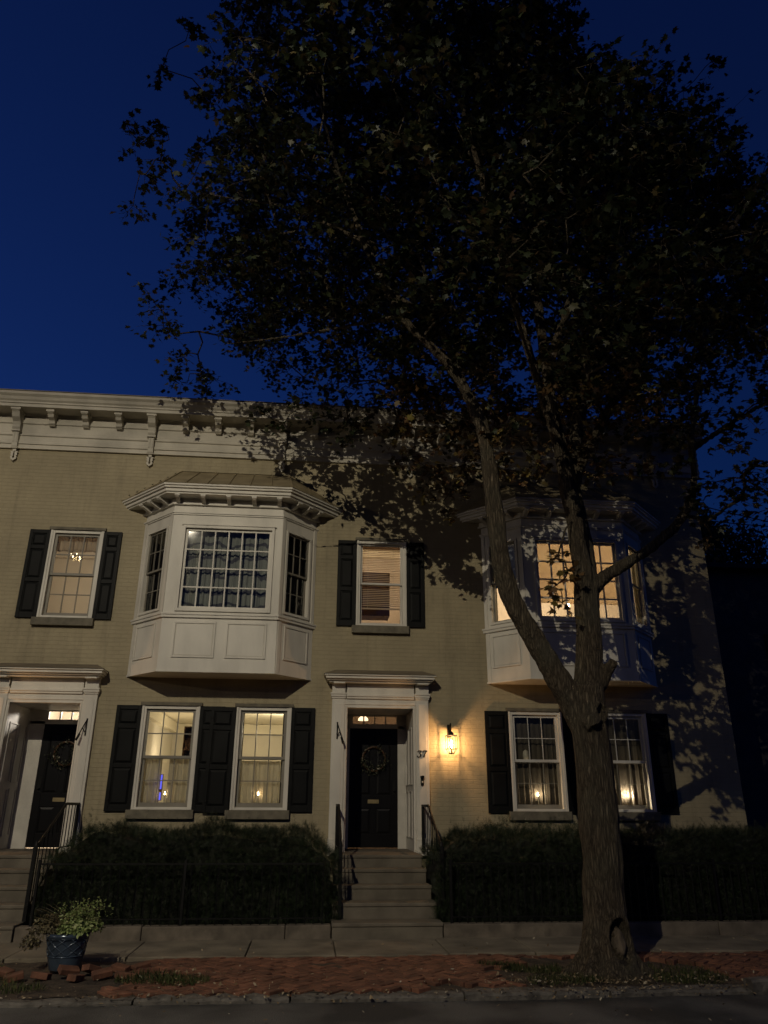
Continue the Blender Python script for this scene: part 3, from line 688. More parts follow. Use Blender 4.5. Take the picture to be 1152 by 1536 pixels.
# house number, bell, key plate, brackets
def strokes(polys, x, z, w, wd, h, th):
    b = MB()
    for pl in polys:
        for k in range(len(pl) - 1):
            (a0, c0, t0), (a1, c1, t1) = pl[k], pl[k + 1]
            p = Vector((x + (a0 + .22 * c0) * wd, z + c0 * h)); q = Vector((x + (a1 + .22 * c1) * wd, z + c1 * h)); d = (q - p); nrm = Vector((-d.y, d.x)).normalized()
            pts = [p + nrm * t0 * th, p - nrm * t0 * th, q - nrm * t1 * th, q + nrm * t1 * th]
            b.add([(v.x, w, v.y) for v in pts] + [(v.x, w + .01, v.y) for v in pts], [(0, 1, 2, 3), (7, 6, 5, 4), (0, 4, 5, 1), (1, 5, 6, 2), (2, 6, 7, 3), (3, 7, 4, 0)])
    return b
three = [[(.05, .8, .7), (.08, 1, .7), (.8, 1, .9), (.42, .62, .6), (.75, .5, 1.1), (.82, .28, 1.3), (.7, .07, 1.0), (.38, 0, .8), (.08, .08, .9), (.08, .24, 1.2)]]
seven = [[(.02, .76, .7), (.07, 1, .8), (.85, 1, 1.1), (.6, .65, .9), (.42, .35, 1.2), (.36, 0, 1.4)]]
nb = strokes(three, 1.845, 2.435, .0715, .075, .105, .0085); n2 = strokes(seven, 1.935, 2.435, .0715, .075, .105, .0085)
k = len(nb.v); nb.v += n2.v; nb.f += [tuple(k + i for i in f) for f in n2.f]
nb.v = [(x, y - .01, z) for x, y, z in nb.v]
tag(nb.build('house_number', M['iron'], None), 'black numerals 37 on the white door pilaster', 'house number')
b = MB(); b.box(1.905, 1.955, .08, .11, 1.98, 2.125); b.box(1.9, 1.96, .08, .145, 2.1, 2.135)
db = tag(b.build('doorbell', M['iron'], None, bevel=.004), 'small black doorbell box below the number 37', 'doorbell')
b = MB(); b.cyl((1.93, .118), .013, 2.02, 2.05, 10); b.build('button', M['plate'], db)
def flag_bracket(x, s, label):
    b = MB(); b.box(x - .012, x + .012, .08, .09, 2.72, 3.0); b.tube([(x, .085, 2.98), (x + s * .05, .15, 2.82), (x + s * .09, .2, 2.68)], .01, 6); b.tube([(x, .09, 2.76), (x + s * .045, .14, 2.84)], .008, 6); b.tube([(x + s * .07, .17, 2.74), (x + s * .1, .215, 2.64)], .019, 8)
    tag(b.build('flag_bracket', M['iron']), label, 'bracket', 'black flagpole brackets on the door cases')
flag_bracket(.47, 1, 'black iron flagpole bracket left of the number 37 door'); flag_bracket(-3.72, -1, 'black iron flagpole bracket right of the far left door')

# ------------------------------------------------------------------ wall lanterns
def lantern(x, z, label, power=30.):
    """hanging open-frame wall lantern; z = top of its cage"""
    root = empty('wall_lantern', (x, 0, z), label, 'lantern', 'lit wall lanterns beside the doors')
    y = .19
    b = MB(); b.cyl((x, .0), .001, z, z + .001, 6)
    b = MB(); b.box(x - .035, x + .035, .001, .016, z - .02, z + .2); b.tube([(x, .016, z + .02), (x, .06, z + .12), (x, .11, z + .19), (x, .16, z + .205), (x, y, z + .17), (x, y, z + .07)], [.011, .011, .011, .01, .009, .008], 8)
    b.tube([(x, .02, z + .15), (x, .07, z + .13), (x, .1, z + .17)], .007, 6); b.build('arm', M['iron'], root)
    h = .085; zb = z - .29; b = MB()
    top = [(x + sx * h, y + sy * h, z) for sx, sy in ((-1, -1), (1, -1), (1, 1), (-1, 1))]; mid = [(x + sx * h * 1.0, y + sy * h * 1.0, zb + .07) for sx, sy in ((-1, -1), (1, -1), (1, 1), (-1, 1))]
    bot = [(x + sx * h * .45, y + sy * h * .45, zb) for sx, sy in ((-1, -1), (1, -1), (1, 1), (-1, 1))]
    for k in range(4):
        b.tube([top[k], mid[k], bot[k]], .0055, 6); b.tube([top[k], top[(k + 1) % 4]], .0055, 6); b.tube([mid[k], mid[(k + 1) % 4]], .0045, 6); b.tube([bot[k], bot[(k + 1) % 4]], .0055, 6)
    b.box(x - .04, x + .04, y - .04, y + .04, zb - .012, zb); b.build('cage', M['iron'], root)
    b = MB(); b.lathe((x, y), [(.006, z + .075), (.03, z + .06), (.05, z + .012), (.1, z + .004), (.1, z - .002)], 16); b.build('cap', M['iron'], root)
    b = MB(); b.lathe((x, y), [(.034, z - .03), (.034, z - .24)], 16); b.f = b.f[:-2]; b.build('glass_tube', M['lampglass'], root, smooth=True)
    b = MB(); b.cyl((x, y), .012, zb, z - .2, 8); b.build('socket', M['brass'], root)
    b = MB(); b.lathe((x, y), [(.004, z - .07), (.017, z - .11), (.021, z - .15), (.012, z - .199)], 12); b.build('bulb', M['bulb'], root, smooth=True)
    light('lantern_light', 'POINT', (x, -y, z - .14), power, (1, .54, .24), .02, root)
lantern(2.43, 2.79, 'lit black iron lantern on the brick wall right of number 37'); lantern(-5.72, 2.79, 'lit iron lantern left of the far left door', 34)

# ------------------------------------------------------------------ rooms
def room(x0, x1, z0, z1, d, mw, mc=None, mh=.16):
    b = MB(); w0 = -.205
    b.quad((x0, w0, z0), (x0, w0, z1), (x0, -d, z1), (x0, -d, z0)); b.quad((x1, w0, z0), (x1, -d, z0), (x1, -d, z1), (x1, w0, z1)); b.quad((x0, -d, z0), (x0, -d, z1), (x1, -d, z1), (x1, -d, z0)); b.quad((x0, w0, z0), (x1, w0, z0), (x1, -d, z0), (x0, -d, z0))
    r = b.build('room', mw, house)
    b = MB(); b.quad((x0, w0, z1 - .002), (x1, w0, z1 - .002), (x1, -d, z1 - .002), (x0, -d, z1 - .002)); b.box(x0 + .001, x1 - .001, -d + .001, -d + .12, z1 - mh, z1 - .01); b.box(x0 + .001, x0 + .12, -d + .12, -.25, z1 - mh, z1 - .01); b.box(x1 - .12, x1 - .001, -d + .12, -.25, z1 - mh, z1 - .01)
    b.build('room_ceiling', mc or M['ceiling'], r)
    return r
WARM = (1, .7, .38)
room(-6.6, -3.5, 4.2, 7.2, 4., M['plaster_up'], M['plaster_up']); light('bedroom_light', 'POINT', (-4.7, 1.9, 6.3), 42, (1, .86, .66), .1, house)
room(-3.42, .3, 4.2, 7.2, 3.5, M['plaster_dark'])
room(.38, 2.9, 4.2, 7.2, 3.2, M['plaster_up']); light('study_light', 'POINT', (1.4, 1.8, 6.6), 36, (1, .74, .52), .1, house)
room(2.98, 7.3, 4.2, 7.2, 3.6, M['plaster_up']); light('bay_room_light', 'POINT', (4.9, 1.3, 6.2), 170, (1, .79, .57), .12, house)
room(-3.12, .25, FL, 3.42, 4.8, M['plaster'], None, .22); light('parlour_light', 'POINT', (-.5, 2.2, 3.0), 60, (1, .84, .6), .1, house); light('parlour_light', 'POINT', (-2.6, 2.9, 2.5), 14, (1, .8, .54), .1, house)
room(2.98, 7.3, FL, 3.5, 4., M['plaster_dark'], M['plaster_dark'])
def hall(x0, x1, p, col):
    b = MB(); w0 = -1.08; d = 3.2; z0, z1 = FL, 3.8
    b.quad((x0, w0, z0), (x0, w0, z1), (x0, -d, z1), (x0, -d, z0)); b.quad((x1, w0, z0), (x1, -d, z0), (x1, -d, z1), (x1, w0, z1)); b.quad((x0, -d, z0), (x0, -d, z1), (x1, -d, z1), (x1, -d, z0)); b.quad((x0, w0, z0), (x1, w0, z0), (x1, -d, z0), (x0, -d, z0)); b.quad((x0, w0, z1), (x1, w0, z1), (x1, -d, z1), (x0, -d, z1))
    b.quad((x0, w0, DTOP), (x1, w0, DTOP), (x1, w0, z1), (x0, w0, z1))
    b.build('hallway', M['plaster_up'], house); light('hall_light', 'POINT', ((x0 + x1) / 2 + .3, 1.9, 3.4), p, col, .06, house)
hall(.5, 1.95, 7, (1, .62, .36)); hall(-5.2, -3.7, 110, (1, .88, .76))
# hall pendant seen through the transom of number 37
b = MB(); b.lathe((1.02, -1.5), [(.01, 3.29), (.05, 3.275), (.09, 3.24), (.1, 3.2)], 20); t = tag(b.build('pendant_lamp', M['lampshade'], smooth=True), 'small domed lamp glowing behind the fanlight over number 37', 'lamp')
b = MB(); b.tube([(1.02, -1.5, 3.28), (1.02, -1.5, 3.79)], .006, 6); b.build('rod', M['brass'], t)

# ------------------------------------------------------------------ curtains, blinds, candles
def curtain(o, ux, x0, x1, z0, z1, w, m, label, grp=None, fold=.03, n=None, gather=0., cat='curtain', spread=0.):
    n = n or max(6, int((x1 - x0) / .012)); rows = 6; b = MB(o, ux); sd = random.random() * 20
    for j in range(rows + 1):
        t = j / rows
        for i in range(n + 1):
            s = i / n; x = x0 + (x1 - x0) * s; ph = s * (x1 - x0) / .085 * 2 * math.pi / 1.3 + sd
            y = w + fold * (.5 + .5 * (1 - t)) * .6 * (math.sin(ph + .6 * math.sin(ph * .37)) + .4 * math.sin(ph * 2.3 + 1))
            b.v.append(b.P(x + gather * (s - .5) * (1 - abs(2 * t - 1)), y, z0 + (z1 - z0) * t + (.012 * math.sin(ph * .5) if j == 0 else 0)))
    W = n + 1
    for j in range(rows):
        for i in range(n): b.f.append((j * W + i, j * W + i + 1, (j + 1) * W + i + 1, (j + 1) * W + i))
    ob = b.build('curtain', m, None, smooth=True); sm = ob.modifiers.new('s', 'SOLIDIFY'); sm.thickness = .0015
    mid = b.P((x0 + x1) / 2, w, z0); base_loc(ob, mid)
    return tag(ob, label, cat, grp)
F = ((0, 0), (1, 0))
# window W1 and W2: café curtains below, swags above
curtain(*F, -2.79, -2.46, 1.63, 2.41, -.17, M['sheer'], 'pale sheer half curtain, left one of the left parlour window', 'sheer half curtains')
curtain(*F, -2.34, -1.95, 1.63, 2.41, -.17, M['sheer'], 'pale sheer half curtain, right one of the left parlour window', 'sheer half curtains')
curtain(*F, -1.20, -.40, 1.63, 2.36, -.17, M['sheer'], 'sheer half curtain across the right parlour window under the big bay', 'sheer half curtains')
for s, x0, x1 in (('left', -1.26, -1.14), ('right', -.47, -.34)): curtain(*F, x0, x1, 1.6, 3.2, -.19, M['drape'], 'dark drape at the %s side of the right parlour window' % s, 'dark drapes')
b = MB(); b.tube([(-2.82, -.15, 2.42), (-1.92, -.15, 2.42)], .009, 6); tag(b.build('curtain_rod', M['wood']), 'thin café rod in the left parlour window', 'curtain rod')
# W3, W4 sheers
for wx, nm in ((3.51, 'the window beside the lantern wall'), (5.10, 'the window right of the tree trunk')):
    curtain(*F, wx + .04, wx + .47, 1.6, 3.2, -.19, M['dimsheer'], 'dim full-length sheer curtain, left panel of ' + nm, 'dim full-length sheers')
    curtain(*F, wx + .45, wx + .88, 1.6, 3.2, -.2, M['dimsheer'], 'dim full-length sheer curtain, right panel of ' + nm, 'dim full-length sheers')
# window A: valance
curtain(*F, -4.79, -3.96, 6.0, 6.33, -.16, M['valance'], 'short ruffled valance at the top of the upper left window', None, .035)
# bay 1: drawn patterned curtains
o, u, Ln = bf1[1]
curtain(o, u, .2, 1.0, 4.7, 6.4, -.16, M['blue_drape'], 'drawn blue-grey patterned curtain, left half of the left bay front', 'patterned bay curtains', .04)
curtain(o, u, 1.0, 1.82, 4.7, 6.4, -.17, M['blue_drape'], 'drawn blue-grey patterned curtain, right half of the left bay front', 'patterned bay curtains', .04)
for f, s in ((0, 'left'), (2, 'right')):
    o, u, Ln = bf1[f]; curtain(o, u, .1, .8, 4.7, 6.4, -.17, M['drape'], 'dark curtain behind the narrow %s side of the left bay' % s, 'dark drapes')
# bay 2: roller shade, lamp, side shades
o, u, Ln = bf2[1]
def rshade(o, u, x0, x1, z0, z1, w, label, m='blindcloth'):
    b = MB(o, u); b.box(x0, x1, w - .002, w, z0, z1); b.box(x0, x1, w - .008, w + .006, z0 - .02, z0); b.tube([(x0, w - .02, z1), (x1, w - .02, z1)], .02, 8)
    ob = b.build('roller_blind', M[m]); base_loc(ob, b.P((x0 + x1) / 2, w, z0)); return tag(ob, label, 'blind', 'roller shades in the right bay')
rshade(o, u, .26, 1.74, 5.12, 6.27, -.12, 'wide beige roller shade glowing in the front of the right bay')
rshade(bf2[0][0], bf2[0][1], .18, .73, 5.5, 6.28, -.13, 'grey-blue shade in the narrow left side of the right bay', 'greyshade')
curtain(bf2[2][0], bf2[2][1], .15, .72, 4.8, 6.26, -.15, M['sheer'], 'lit beige curtain in the narrow right side of the right bay')
# venetian blind
root = empty('venetian_blind', (1.22, .14, 6.28), 'pale slatted blind most of the way down the upper middle window', 'blind')
b = MB(); z = 6.22
while z > 5.12:
    b.add([(.84, -.135, z - .012), (1.605, -.135, z - .012), (1.605, -.165, z + .012), (.84, -.165, z + .012), (.84, -.137, z - .014), (1.605, -.137, z - .014), (1.605, -.167, z + .01), (.84, -.167, z + .01)], [(0, 1, 2, 3), (7, 6, 5, 4), (0, 4, 5, 1), (2, 6, 7, 3)]); z -= .034
b.build('slats', M['slat'], root); b = MB(); b.box(.84, 1.605, -.17, -.13, 6.24, 6.29); b.build('head_rail', M['slat'], root); b = MB(); b.box(.84, 1.605, -.165, -.135, 5.06, 5.09); b.build('bottom_rail', M['slat'], root)
b = MB(); [b.tube([(x, -.132, 5.07), (x, -.132, 6.25)], .0025, 4) for x in (.98, 1.46)]; b.build('cord', M['wax'], root)
# candles in the windows
def candle(x, y, z, label, p=.5, col=(1, .62, .3), grp='electric candles in the windows'):
    root = empty('window_candle', (x, y, z), label, 'candle lamp', grp)
    b = MB(); b.lathe((x, -y), [(.035, z), (.035, z + .008), (.012, z + .02), (.01, z + .04)], 12); b.build('base', M['brass'], root)
    b = MB(); b.cyl((x, -y), .008, z + .04, z + .17, 8); b.build('stick', M['wax'], root)
    b = MB(); b.lathe((x, -y), [(.003, z + .17), (.0085, z + .185), (.007, z + .2), (.001, z + .225)], 8); b.build('flame_bulb', M['candle_e'], root, smooth=True)
    light('candle_light', 'POINT', (x, y - .0, z + .2), p, col, .012, root)
candle(-2.36, .135, 1.64, 'small electric candle beside the blue glow in the left parlour window', .12); candle(-.82, .13, 1.64, 'small electric candle centred in the right parlour window', .2)
candle(3.99, .13, 1.66, 'bright electric candle in the window beside the lantern wall', 4, (1, .78, .52)); candle(5.6, .13, 1.66, 'bright electric candle in the window right of the tree trunk', 10, (1, .8, .56))
# bay 2 table lamp
x_, y_, z_ = 4.66, -.32, 4.92
root = empty('table_lamp', (x_, y_, z_), 'bright table lamp at the foot of the front glass of the right bay', 'lamp')
b = MB(); b.lathe((x_, -y_), [(.06, z_), (.06, z_ + .015), (.02, z_ + .03), (.035, z_ + .09), (.015, z_ + .16)], 14); b.build('base', M['brass'], root); b = MB(); b.lathe((x_, -y_), [(.01, z_ + .16), (.026, z_ + .19), (.026, z_ + .21), (.01, z_ + .24)], 12); b.build('bulb', M['candle_e'], root); light('table_light', 'POINT', (x_, y_, z_ + .2), 2.5, (1, .62, .3), .03, root)
b = MB(); b.box(3.6, 6.0, .02, .5, 4.66, 4.76); tag(b.build('built_in_bench', M['white2']), 'white seat board inside the right bay', 'bench')
# chandelier, bookcase, blue screen, furniture glimpses
root = empty('chandelier', (-4.89, 1.7, 5.95), 'small glittering chandelier seen through the upper left window', 'chandelier')
b = MB(); b.tube([(-4.89, -1.7, 6.4), (-4.89, -1.7, 7.19)], .008, 6); b.build('chain', M['brass'], root)
for k in range(5):
    a = 2 * math.pi * k / 5; b = MB(); b.tube([(-4.89, -1.7, 6.38), (-4.89 + .06 * math.cos(a), -1.7 + .06 * math.sin(a), 6.3), (-4.89 + .11 * math.cos(a), -1.7 + .11 * math.sin(a), 6.38)], .007, 6); b.build('arm', M['brass'], root)
    b = MB(); b.lathe((-4.89 + .11 * math.cos(a), -1.7 + .11 * math.sin(a)), [(.006, 6.38), (.009, 6.405), (.002, 6.43)], 8); b.build('bulb', M['dimbulb'], root)
b = MB(); b.box(-2.45, -1.98, -2.4, -2.38, FL, 3.1); b.box(-2.45, -2.43, -2.379, -2.1, FL, 3.1); b.box(-2.0, -1.98, -2.379, -2.1, FL, 3.1); [b.box(-2.429, -2.001, -2.379, -2.1, z, z + .025) for z in (1.6, 1.95, 2.3, 2.65, 3.075)]; [b.box(-2.42 + i * .07, -2.36 + i * .07, -2.3, -2.12, 2.676, 2.676 + random.uniform(.14, .25)) for i in range(6)]
tag(b.build('bookcase', M['wood']), 'dark bookcase at the back of the left parlour window', 'bookcase')
b = MB(); b.box(-2.56, -2.44, -.32, -.28, 1.72, 2.14); t = tag(b.build('blue_lamp', M['wood']), 'small blue glowing light screen in the left parlour window', 'screen')
b = MB(); b.box(-2.55, -2.45, -.279, -.276, 1.73, 1.85); b.box(-2.55, -2.45, -.279, -.276, 1.9, 2.13); b.build('glowing_face', M['blue_e'], t)
b = MB(); b.lathe((-2.36, -.13), [(.001, 2.44), (.03, 2.445), (.035, 2.48), (.02, 2.52), (.001, 2.53)], 10); 
b = MB(); b.box(.9, 1.5, -1.6, -1.2, 5.2, 6.1); tag(b.build('wardrobe', M['wood']), 'dark wooden wardrobe behind the blind of the upper middle window', 'wardrobe')
b = MB(); b.lathe((3.82, -.17), [(.001, 2.43), (.05, 2.43), (.055, 2.5), (.045, 2.57), (.0, 2.6)], 14); tag(b.build('glass_jar', M['plate'], smooth=True), 'small pale jar on the sash rail beside the lantern wall', 'jar')

# ------------------------------------------------------------------ steps and railings
def steps(cx, label):
    root = empty('stone_steps', (cx, -1.5, 0), label, 'steps', 'front steps up to the doors')
    fr = [(-2.3, .2, .745), (-1.9, .395, .735), (-1.5, .58, .72), (-1.15, .77, .70), (-.8, FL - .004, .69)]
    zb = -.1
    for i, (y, z, hw) in enumerate(fr):
        b = MB(); ye = -.005 if i == 4 else fr[i + 1][0] + .03
        b.box(cx - hw + .008, cx + hw - .008, -ye, -y - .014, -.05 if i == 0 else fr[i - 1][1] - .1, z - .05)
        b.build('riser', M['step'], root, bevel=.008)
        b = MB(); b.box(cx - hw, cx + hw, -ye, -y, z - .049, z); b.build('tread', M['step'], root, bevel=.012)
    return root
steps(1.13, 'five stone steps up to the door at number 37'); steps(-4.4, 'stone steps cut by the left edge of the photo')
def railing(x, y0, y1, label, cat='railing'):
    root = empty('iron_railing', (x, y1, .2), label, cat, 'iron stair railings')
    zt0, zt1 = 1.66, 1.12; ym = -.75
    b = MB(); b.box(x - .022, x + .022, -y0 - .022, -y0 + .022, FL, zt0 + .02); b.build('post', M['iron'], root)
    b = MB(); b.box(x - .024, x + .024, -y1 - .024, -y1 + .024, .2, zt1); b.tube([(x, -y1, zt1), (x, -y1, zt1 + .06)], [.03, .012], 8); b.build('post', M['iron'], root)
    b = MB(); b.tube([(x, -y0, zt0), (x, -ym, zt0), (x, -ym + .08, zt0 - .03), (x, -y1, zt1 - .03)], .02, 8); b.build('handrail', M['iron'], root)
    n = 11; b = MB()
    for i in range(1, n):
        y = y0 + (y1 - y0) * i / n
        zt = zt0 if y > ym else zt0 + (zt1 - zt0) * (y - ym) / (y1 - ym)
        zb = FL + .1 if y > -.8 else FL + .1 + (.3 - FL - .1) * (y + .8) / (y1 + .8)
        b.tube([(x, -y, zb), (x, -y, zt)], .0075, 6)
    b.build('balusters', M['iron'], root)
    b = MB(); b.tube([(x, -y0, FL + .1), (x, .8, FL + .1), (x, -y1, .32)], .011, 6); b.build('bottom_rail', M['iron'], root)
railing(.50, -.12, -1.95, 'black iron stair railing left of the door at number 37'); railing(1.93, -.12, -1.95, 'black iron stair railing right of the door at number 37'); railing(-3.66, -.12, -1.9, 'black iron stair railing between the far left door and the hedge')

# low stone edging with iron fence on it
def edging(x0, x1, label):
    b = MB(); x = x0
    while x < x1 - .01:
        w = min(random.uniform(1.5, 2.3), x1 - x); w = x1 - x if x1 - x - w < .5 else w
        b.box(x + .004, x + w - .004, 2.08, 2.26 + random.uniform(-.006, .006), -.05, .175 + random.uniform(-.005, .005)); x += w
    o = b.build('stone_edging', M['stone'], bevel=.01); return tag(o, label, 'low wall', 'low stone edgings of the front yards')
edging(-3.65, .38, 'low brownstone edging below the left hedge'); edging(1.88, 12.5, 'low brownstone edging below the right hedge'); edging(-9.5, -5.15, 'low brownstone edging left of the far left steps')
def fence(x0, x1, label):
    root = empty('iron_fence', (x0, -2.17, .17), label, 'fence', 'low iron fences before the hedges')
    b = MB(); b.box(x0, x1, 2.155, 2.185, .895, .915); b.build('top_rail', M['iron'], root)
    b = MB(); b.box(x0, x1, 2.16, 2.18, .24, .255); b.build('bottom_rail', M['iron'], root)
    n = int((x1 - x0) / .115)
    b = MB(); [b.tube([(x0 + (x1 - x0) * i / n, 2.17, .17), (x0 + (x1 - x0) * i / n, 2.17, .9)], .007, 5) for i in range(n + 1)]; b.build('pickets', M['iron'], root)
    for k in range(int((x1 - x0) / 1.9) + 1):
        x = x0 + .01 + k * 1.9; b = MB(); b.box(x - .016, x + .016, 2.15, 2.19, .17, .96); b.build('post', M['iron'], root)
fence(-3.5, .26, 'low black iron fence before the left hedge'); fence(2.0, 12.3, 'low black iron fence before the right hedge')

# ------------------------------------------------------------------ leaves & blades (numpy)
def basis(n):
    a = rng.normal(size=(n, 3)); a /= np.linalg.norm(a, axis=1)[:, None]
    return a
def scatter_mesh(name, shape, pos, nrm, rot, size, m, parent=None, faces=None, smooth=False):
    """shape (k,3) template in local x,y,z ; placed at pos with normal nrm"""
    n = len(pos); k = len(shape)
    nrm = nrm / np.linalg.norm(nrm, axis=1)[:, None]
    ref = rot - (rot * nrm).sum(1)[:, None] * nrm; ref /= np.linalg.norm(ref, axis=1)[:, None] + 1e-9
    bi = np.cross(nrm, ref)
    V = pos[:, None, :] + size[:, None, None] * (shape[None, :, 0, None] * ref[:, None, :] + shape[None, :, 1, None] * bi[:, None, :] + shape[None, :, 2, None] * nrm[:, None, :])
    off = np.array(wloc(parent)); V = (V - off).reshape(-1, 3)
    me = bpy.data.meshes.new(name)
    faces = faces or [tuple(range(k))]
    loops = np.concatenate([np.array(f) for f in faces]); lens = np.array([len(f) for f in faces])
    LI = (np.arange(n)[:, None] * k + loops[None]).reshape(-1); LT = np.tile(lens, n); LS = np.concatenate([[0], np.cumsum(LT)[:-1]])
    me.vertices.add(n * k); me.vertices.foreach_set('co', V.astype(np.float32).ravel())
    me.loops.add(len(LI)); me.loops.foreach_set('vertex_index', LI.astype(np.int32))
    me.polygons.add(len(LT)); me.polygons.foreach_set('loop_start', LS.astype(np.int32)); me.polygons.foreach_set('loop_total', LT.astype(np.int32))
    me.materials.append(m); me.update(calc_edges=True); me.validate()
    o = bpy.data.objects.new(name, me); COL.objects.link(o); o.parent = parent
    return o
# maple leaf outline (five pointed lobes), stem at origin, unit length
half = [(.0, .0), (.10, .10), (.30, .02), (.27, .20), (.52, .36), (.36, .44), (.40, .62), (.22, .56), (.10, .66), (.0, 1.0)]
outl = [(x, y) for x, y in half] + [(-x, y) for x, y in half[1:-1]][::-1]
MAPLE = np.array([(y, x, -.35 * abs(x) ** 1.5 - .12 * y * y) for x, y in outl])
nh = len(half)
MAPLE_F = [tuple(range(nh)), tuple([0] + list(range(nh - 1, len(outl))))]
OVAL = np.array([(0, 0, 0), (.3, .22, .03), (.7, .2, .02), (1, 0, -.05), (.7, -.2, .02), (.3, -.22, .03)])
BLADE = np.array([(0, -.05, 0), (0, .05, 0), (.55, .035, .03), (1, 0, -.06), (.55, -.035, .03)])

# ------------------------------------------------------------------ the big maple
tree = empty('maple_tree', (3.3, -4.6, 0), 'tall forked maple tree with dark leafy crown on the brick verge', 'tree')
limbs = [
 [(3.25, -4.6, -.25, .40), (3.27, -4.58, -.08, .36), (3.28, -4.55, .05, .30), (3.29, -4.5, .25, .258), (3.31, -4.5, .65, .232), (3.33, -4.5, 1.2, .224), (3.345, -4.5, 1.75, .222), (3.335, -4.5, 2.3, .214), (3.32, -4.5, 2.7, .222), (3.33, -4.5, 3.0, .215)],
 [(3.28, -4.5, 2.45, .15), (3.12, -4.5, 2.85, .155), (2.95, -4.52, 3.15, .145), (2.71, -4.55, 3.55, .13), (2.5, -4.58, 3.95, .125), (2.37, -4.6, 4.3, .12), (2.31, -4.6, 4.75, .115), (2.28, -4.6, 5.3, .108), (2.23, -4.6, 5.95, .095), (2.13, -4.62, 6.55, .085), (1.85, -4.7, 7.1, .072), (1.5, -4.8, 7.5, .065), (1.05, -4.9, 7.95, .058), (.5, -5.1, 9, .045), (.0, -5.3, 10.4, .03), (-.3, -5.4, 11.8, .018)],
 [(3.33, -4.5, 2.7, .18), (3.38, -4.5, 3.2, .165), (3.42, -4.5, 3.7, .155), (3.44, -4.5, 4.15, .15), (3.44, -4.5, 4.5, .13)],
 [(3.42, -4.55, 4.0, .12), (3.38, -4.58, 4.6, .112), (3.31, -4.6, 5.3, .102), (3.24, -4.6, 6.1, .095), (3.15, -4.6, 7, .085), (3.1, -4.6, 8.1, .075), (3.0, -4.7, 9.5, .06), (2.8, -4.8, 11.5, .04), (2.7, -5, 13.5, .02)],
 [(3.48, -4.42, 4.0, .14), (3.56, -4.3, 4.55, .13), (3.56, -4.2, 5.2, .115), (3.58, -4.1, 6.0, .105), (3.75, -4.0, 6.9, .09), (4.2, -3.8, 8.1, .07), (4.7, -3.6, 9.7, .05), (5.1, -3.5, 11.5, .03)],
 [(3.5, -4.5, 4.2, .095), (3.68, -4.55, 4.38, .08), (3.95, -4.6, 4.55, .075), (4.24, -4.65, 4.72, .07), (4.5, -4.7, 4.93, .066), (4.74, -4.7, 5.17, .062), (4.92, -4.72, 5.45, .055), (5.02, -4.7, 5.8, .048), (5.1, -4.7, 6.5, .04), (5.4, -4.7, 7.6, .03)],
 [(2.13, -4.62, 6.45, .07), (2.0, -4.3, 7.3, .06), (1.7, -4.0, 8.6, .05), (1.4, -3.8, 10.4, .03), (1.2, -3.7, 12, .018)],
 [(3.24, -4.62, 6.1, .07), (2.6, -5.3, 7.6, .055), (1.9, -6.2, 9.4, .04), (1.3, -6.8, 11.2, .022)],
 [(3.6, -4.1, 6.0, .07), (4.2, -4.9, 7.2, .06), (5.2, -5.8, 8.6, .045), (6.2, -6.2, 10.2, .03), (6.8, -6.3, 11.5, .018)],
 [(3.13, -4.6, 7.4, .06), (3.5, -5.4, 8.6, .05), (3.9, -5.8, 10, .035), (4.1, -6.0, 11, .02)],
 [(.5, -5.1, 9, .035), (-.6, -5.0, 9.6, .028), (-1.6, -4.8, 9.9, .018), (-2.2, -4.7, 10.1, .01)],
 [(1.05, -4.9, 7.95, .035), (.2, -4.6, 7.9, .028), (-.7, -4.4, 7.8, .02), (-1.5, -4.3, 7.7, .012)],
 [(5.05, -4.7, 6.2, .04), (6.2, -4.5, 7.0, .03), (7.3, -4.4, 7.6, .02)],
]
def bez(P, n=5):
    P = [np.array(p) for p in P]; out = []
    for i in range(len(P) - 1):
        p0, p1, p2, p3 = P[max(i - 1, 0)], P[i], P[i + 1], P[min(i + 2, len(P) - 1)]
        for k in range(n):
            t = k / n; out.append(.5 * ((2 * p1) + (-p0 + p2) * t + (2 * p0 - 5 * p1 + 4 * p2 - p3) * t * t + (-p0 + 3 * p1 - 3 * p2 + p3) * t ** 3))
    out.append(P[-1]); return out
b = MB(); nodes = []; nrad = []
def gtube(b, pts, n):      # world coordinates, w axis = -y
    b.tube([(p[0], -p[1], p[2]) for p in pts], [max(p[3], .006) for p in pts], n)
thick = MB()
for L in limbs:
    pts = bez(L, 5)
    jit = [np.array([.012 * mnoise.noise(Vector((p[0] * 2, p[1] * 2, p[2] * 2.3))), .012 * mnoise.noise(Vector((p[0] * 2, 7, p[2] * 2.3))), 0, 0]) for p in pts]
    pts = [p + j for p, j in zip(pts, jit)]
    gtube(thick, pts, 18)
    for p in pts:
        if p[2] > 5.2: nodes.append(p[:3]); nrad.append(p[3])
# root flare, burls and stubs
for a in range(9):
    t = a / 9 * 2 * math.pi + .3; r0 = .3; ln = random.uniform(.45, .8)
    gtube(thick, [(3.28 + .12 * math.cos(t), -4.52 + .12 * math.sin(t), .45, .09), (3.28 + .24 * math.cos(t), -4.53 + .24 * math.sin(t), .12, .09), (3.28 + .42 * math.cos(t), -4.55 + .38 * math.sin(t), -.01, .06), (3.28 + ln * math.cos(t), -4.55 + ln * math.sin(t), -.07, .03)], 10)
gtube(thick, [(3.5, -4.55, 3.0, .08), (3.6, -4.62, 3.22, .07), (3.66, -4.66, 3.3, .055)], 10)     # stub on the right
gtube(thick, [(3.38, -4.62, 4.35, .07), (3.33, -4.7, 4.42, .05)], 10)
gtube(thick, [(3.25, -4.7, 2.62, .1), (3.3, -4.74, 2.5, .09)], 12)                                   # callus below the fork
tk = thick.build('trunk', M['bark'], None)
